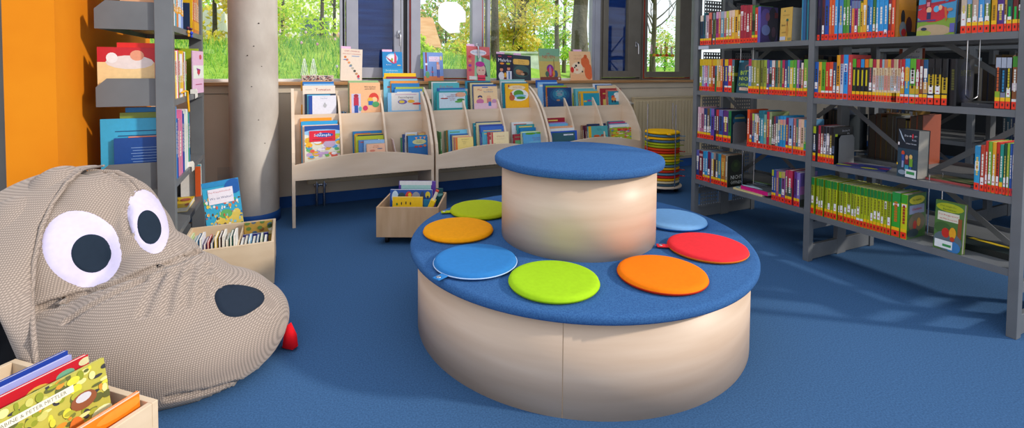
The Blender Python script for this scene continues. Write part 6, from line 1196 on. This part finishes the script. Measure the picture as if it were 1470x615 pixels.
# big trees in the wide pane
for i, (px, Y, r, lab) in enumerate(((833, 8.2, .17, 'massive dark tree trunk at the right of the wide pane'), (711, 8.6, .075, 'mid-grey tree trunk at the left edge of the wide pane'), (749, 12, .14, 'grey tree trunk behind the yellow leaves, wide pane'), (739, 15, .11, 'further tree trunk close beside the grey one'), (798, 14, .09, 'slim dark tree trunk in the middle of the wide pane'), (810, 19, .09, 'distant slim trunk left of the massive trunk'))):
    p = wp(px, 60, Y)
    tree(p.x, Y, 7, r, lab, None, crown=None, seed=40+i, nb=9, spread=2.0, rb=.22)
for i, (px, py, Y, rad, c, lab, n) in enumerate(((735, 40, 11.5, (1.3, .8, 1.1), GOLD, 'yellow spring foliage at the left of the wide pane', 2600), (780, 40, 16, (2.2, 1, 1.8), LIME+GRN, 'fresh green crown in the middle of the wide pane', 3200), (800, 72, 15, (1.6, 1, .7), GRN+LIME, 'bright green bush below the slim trunk', 1600), (700, 20, 13, (1.0, .8, 1.4), GOLD+LIME, 'yellow-green leaves near the left mullion', 1600), (765, 10, 13, (1.5, 1, .8), GOLD+LIME, 'high yellowish leaves in the wide pane', 1500), (720, 80, 14, (1.6, .8, .6), LIME, 'low lime hedge at the left of the wide pane', 1300))):
    p = wp(px, py, Y); z0 = hgt(p.x, Y)-.1; o = empty('tree', (p.x, Y, z0)); m = MB(); m.M = Matrix.Translation((-p.x, -Y, -z0)); canopy(m, p, rad, n, c, .06, 60+i, 14); m.build('foliage', 'foliage', o)
    m = MB(); m.M = Matrix.Translation((-p.x, -Y, -z0)); branchy(m, (p.x, Y, z0), (p.x+.1, Y, p.z+rad[2]*.6), .03, 8, 80+i, .8, .5); m.build('trunk', 'bark', o); tag(o, lab, 'tree')
P0, P1 = wp(705, 76, 10.5), wp(778, 75, 10.5); m = MB(); m.box(P0.x-.5, P1.x, 10.5, 10.75, .5, P0.z); m.box(P0.x-.5, P1.x, 10.45, 10.8, P0.z, P0.z+.05); tag(m.build('garden_wall', 'stone'), 'pale stone garden wall beyond the wide pane', 'wall')
# right pane: bare tree, lawn
p = wp(938, 40, 14); tree(p.x, 14, 5, .11, 'bare branching tree against the white sky, right pane', None, crown=None, seed=97, nb=26, spread=2.6, rb=.3)
for i, (px, py, Y, rad, c, n) in enumerate(((955, 60, 20, (2.6, 1.5, 1.4), GRN+RUST, 2200), (940, 85, 18, (2.6, 1, .5), GRN, 1400))):
    p = wp(px, py, Y); z0 = hgt(p.x, Y)-.1; o = empty('shrub', (p.x, Y, z0)); m = MB(); m.M = Matrix.Translation((-p.x, -Y, -z0)); canopy(m, p, rad, n, c, .06, 90+i, 14); m.build('foliage', 'foliage', o)
    m = MB(); m.M = Matrix.Translation((-p.x, -Y, -z0)); m.tube([(p.x, Y, z0), (p.x, Y, p.z)], .04, 8); m.build('stem', 'bark', o); tag(o, ('loose green thicket behind the bare tree, right pane', 'low green hedge above the lawn, right pane')[i], 'shrub')
# distant hedge of trees closing the view
for i in range(9):
    x = -20+i*7.6; Y = 42+rr.uniform(-2, 3); m = MB(); z0 = hgt(x, Y)-.2; m.M = Matrix.Translation((-x, -Y, -z0)); o = empty('tree', (x, Y, z0)); canopy(m, (x, Y, z0+2.3), (3.4, 1.5, 2.4), 900, GRN+LIME if i % 2 else GOLD+GRN, .16, 200+i, 16); m.build('foliage', 'foliage', o)
    m = MB(); m.M = Matrix.Translation((-x, -Y, -z0)); m.tube([(x, Y, z0), (x, Y, z0+3)], .12, 8); m.build('trunk', 'bark', o)
    tag(o, 'distant tree of the park edge, %s from the left' % ordw(i+1), 'tree', 'distant trees beyond the garden')
# ================================================================ light, sky, camera
w = bpy.data.worlds.new('World'); bpy.context.scene.world = w; w.use_nodes = True; t = w.node_tree
bg = t.nodes['Background']; tc = t.nodes.new('ShaderNodeTexCoord'); sp = t.nodes.new('ShaderNodeSeparateXYZ'); cr_ = t.nodes.new('ShaderNodeValToRGB')
t.links.new(tc.outputs['Generated'], sp.inputs[0]); t.links.new(sp.outputs['Z'], cr_.inputs['Fac']); t.links.new(cr_.outputs['Color'], bg.inputs['Color'])
cr_.color_ramp.elements[0].position = .0; cr_.color_ramp.elements[0].color = (.95, .97, 1, 1); cr_.color_ramp.elements[1].position = .8; cr_.color_ramp.elements[1].color = (.78, .86, 1, 1)
bg.inputs['Strength'].default_value = 1.1
sun = bpy.data.lights.new('sun', 'SUN'); sun.energy = 2.7; sun.angle = math.radians(3.5); sun.color = (1, .92, .82)
so = bpy.data.objects.new('sun', sun); C.objects.link(so)
az = math.atan2(-.60, .80); el = math.radians(27)
dirv = Vector((math.cos(az)*math.cos(el), math.sin(az)*math.cos(el), math.sin(el)))
so.rotation_euler = dirv.to_track_quat('Z', 'Y').to_euler(); so.location = (4, -3, 6)
cam = bpy.data.cameras.new('camera'); co = bpy.data.objects.new('camera', cam); C.objects.link(co)
cam.sensor_width = 36; cam.lens = F_/1470*36; cam.shift_x = -(CX_-735)/1470; cam.shift_y = (CY_-307.5)/1470; cam.clip_start = .02; cam.clip_end = 200
Mx = Matrix((AR, -AD, -AF)).transposed().to_4x4(); Mx.translation = EYE; co.matrix_world = Mx
sc = bpy.context.scene; sc.camera = co
sc.view_settings.view_transform = 'Standard'; sc.view_settings.look = 'None'; sc.view_settings.gamma = 1; sc.view_settings.use_curve_mapping = False; sc.view_settings.exposure = 0.16
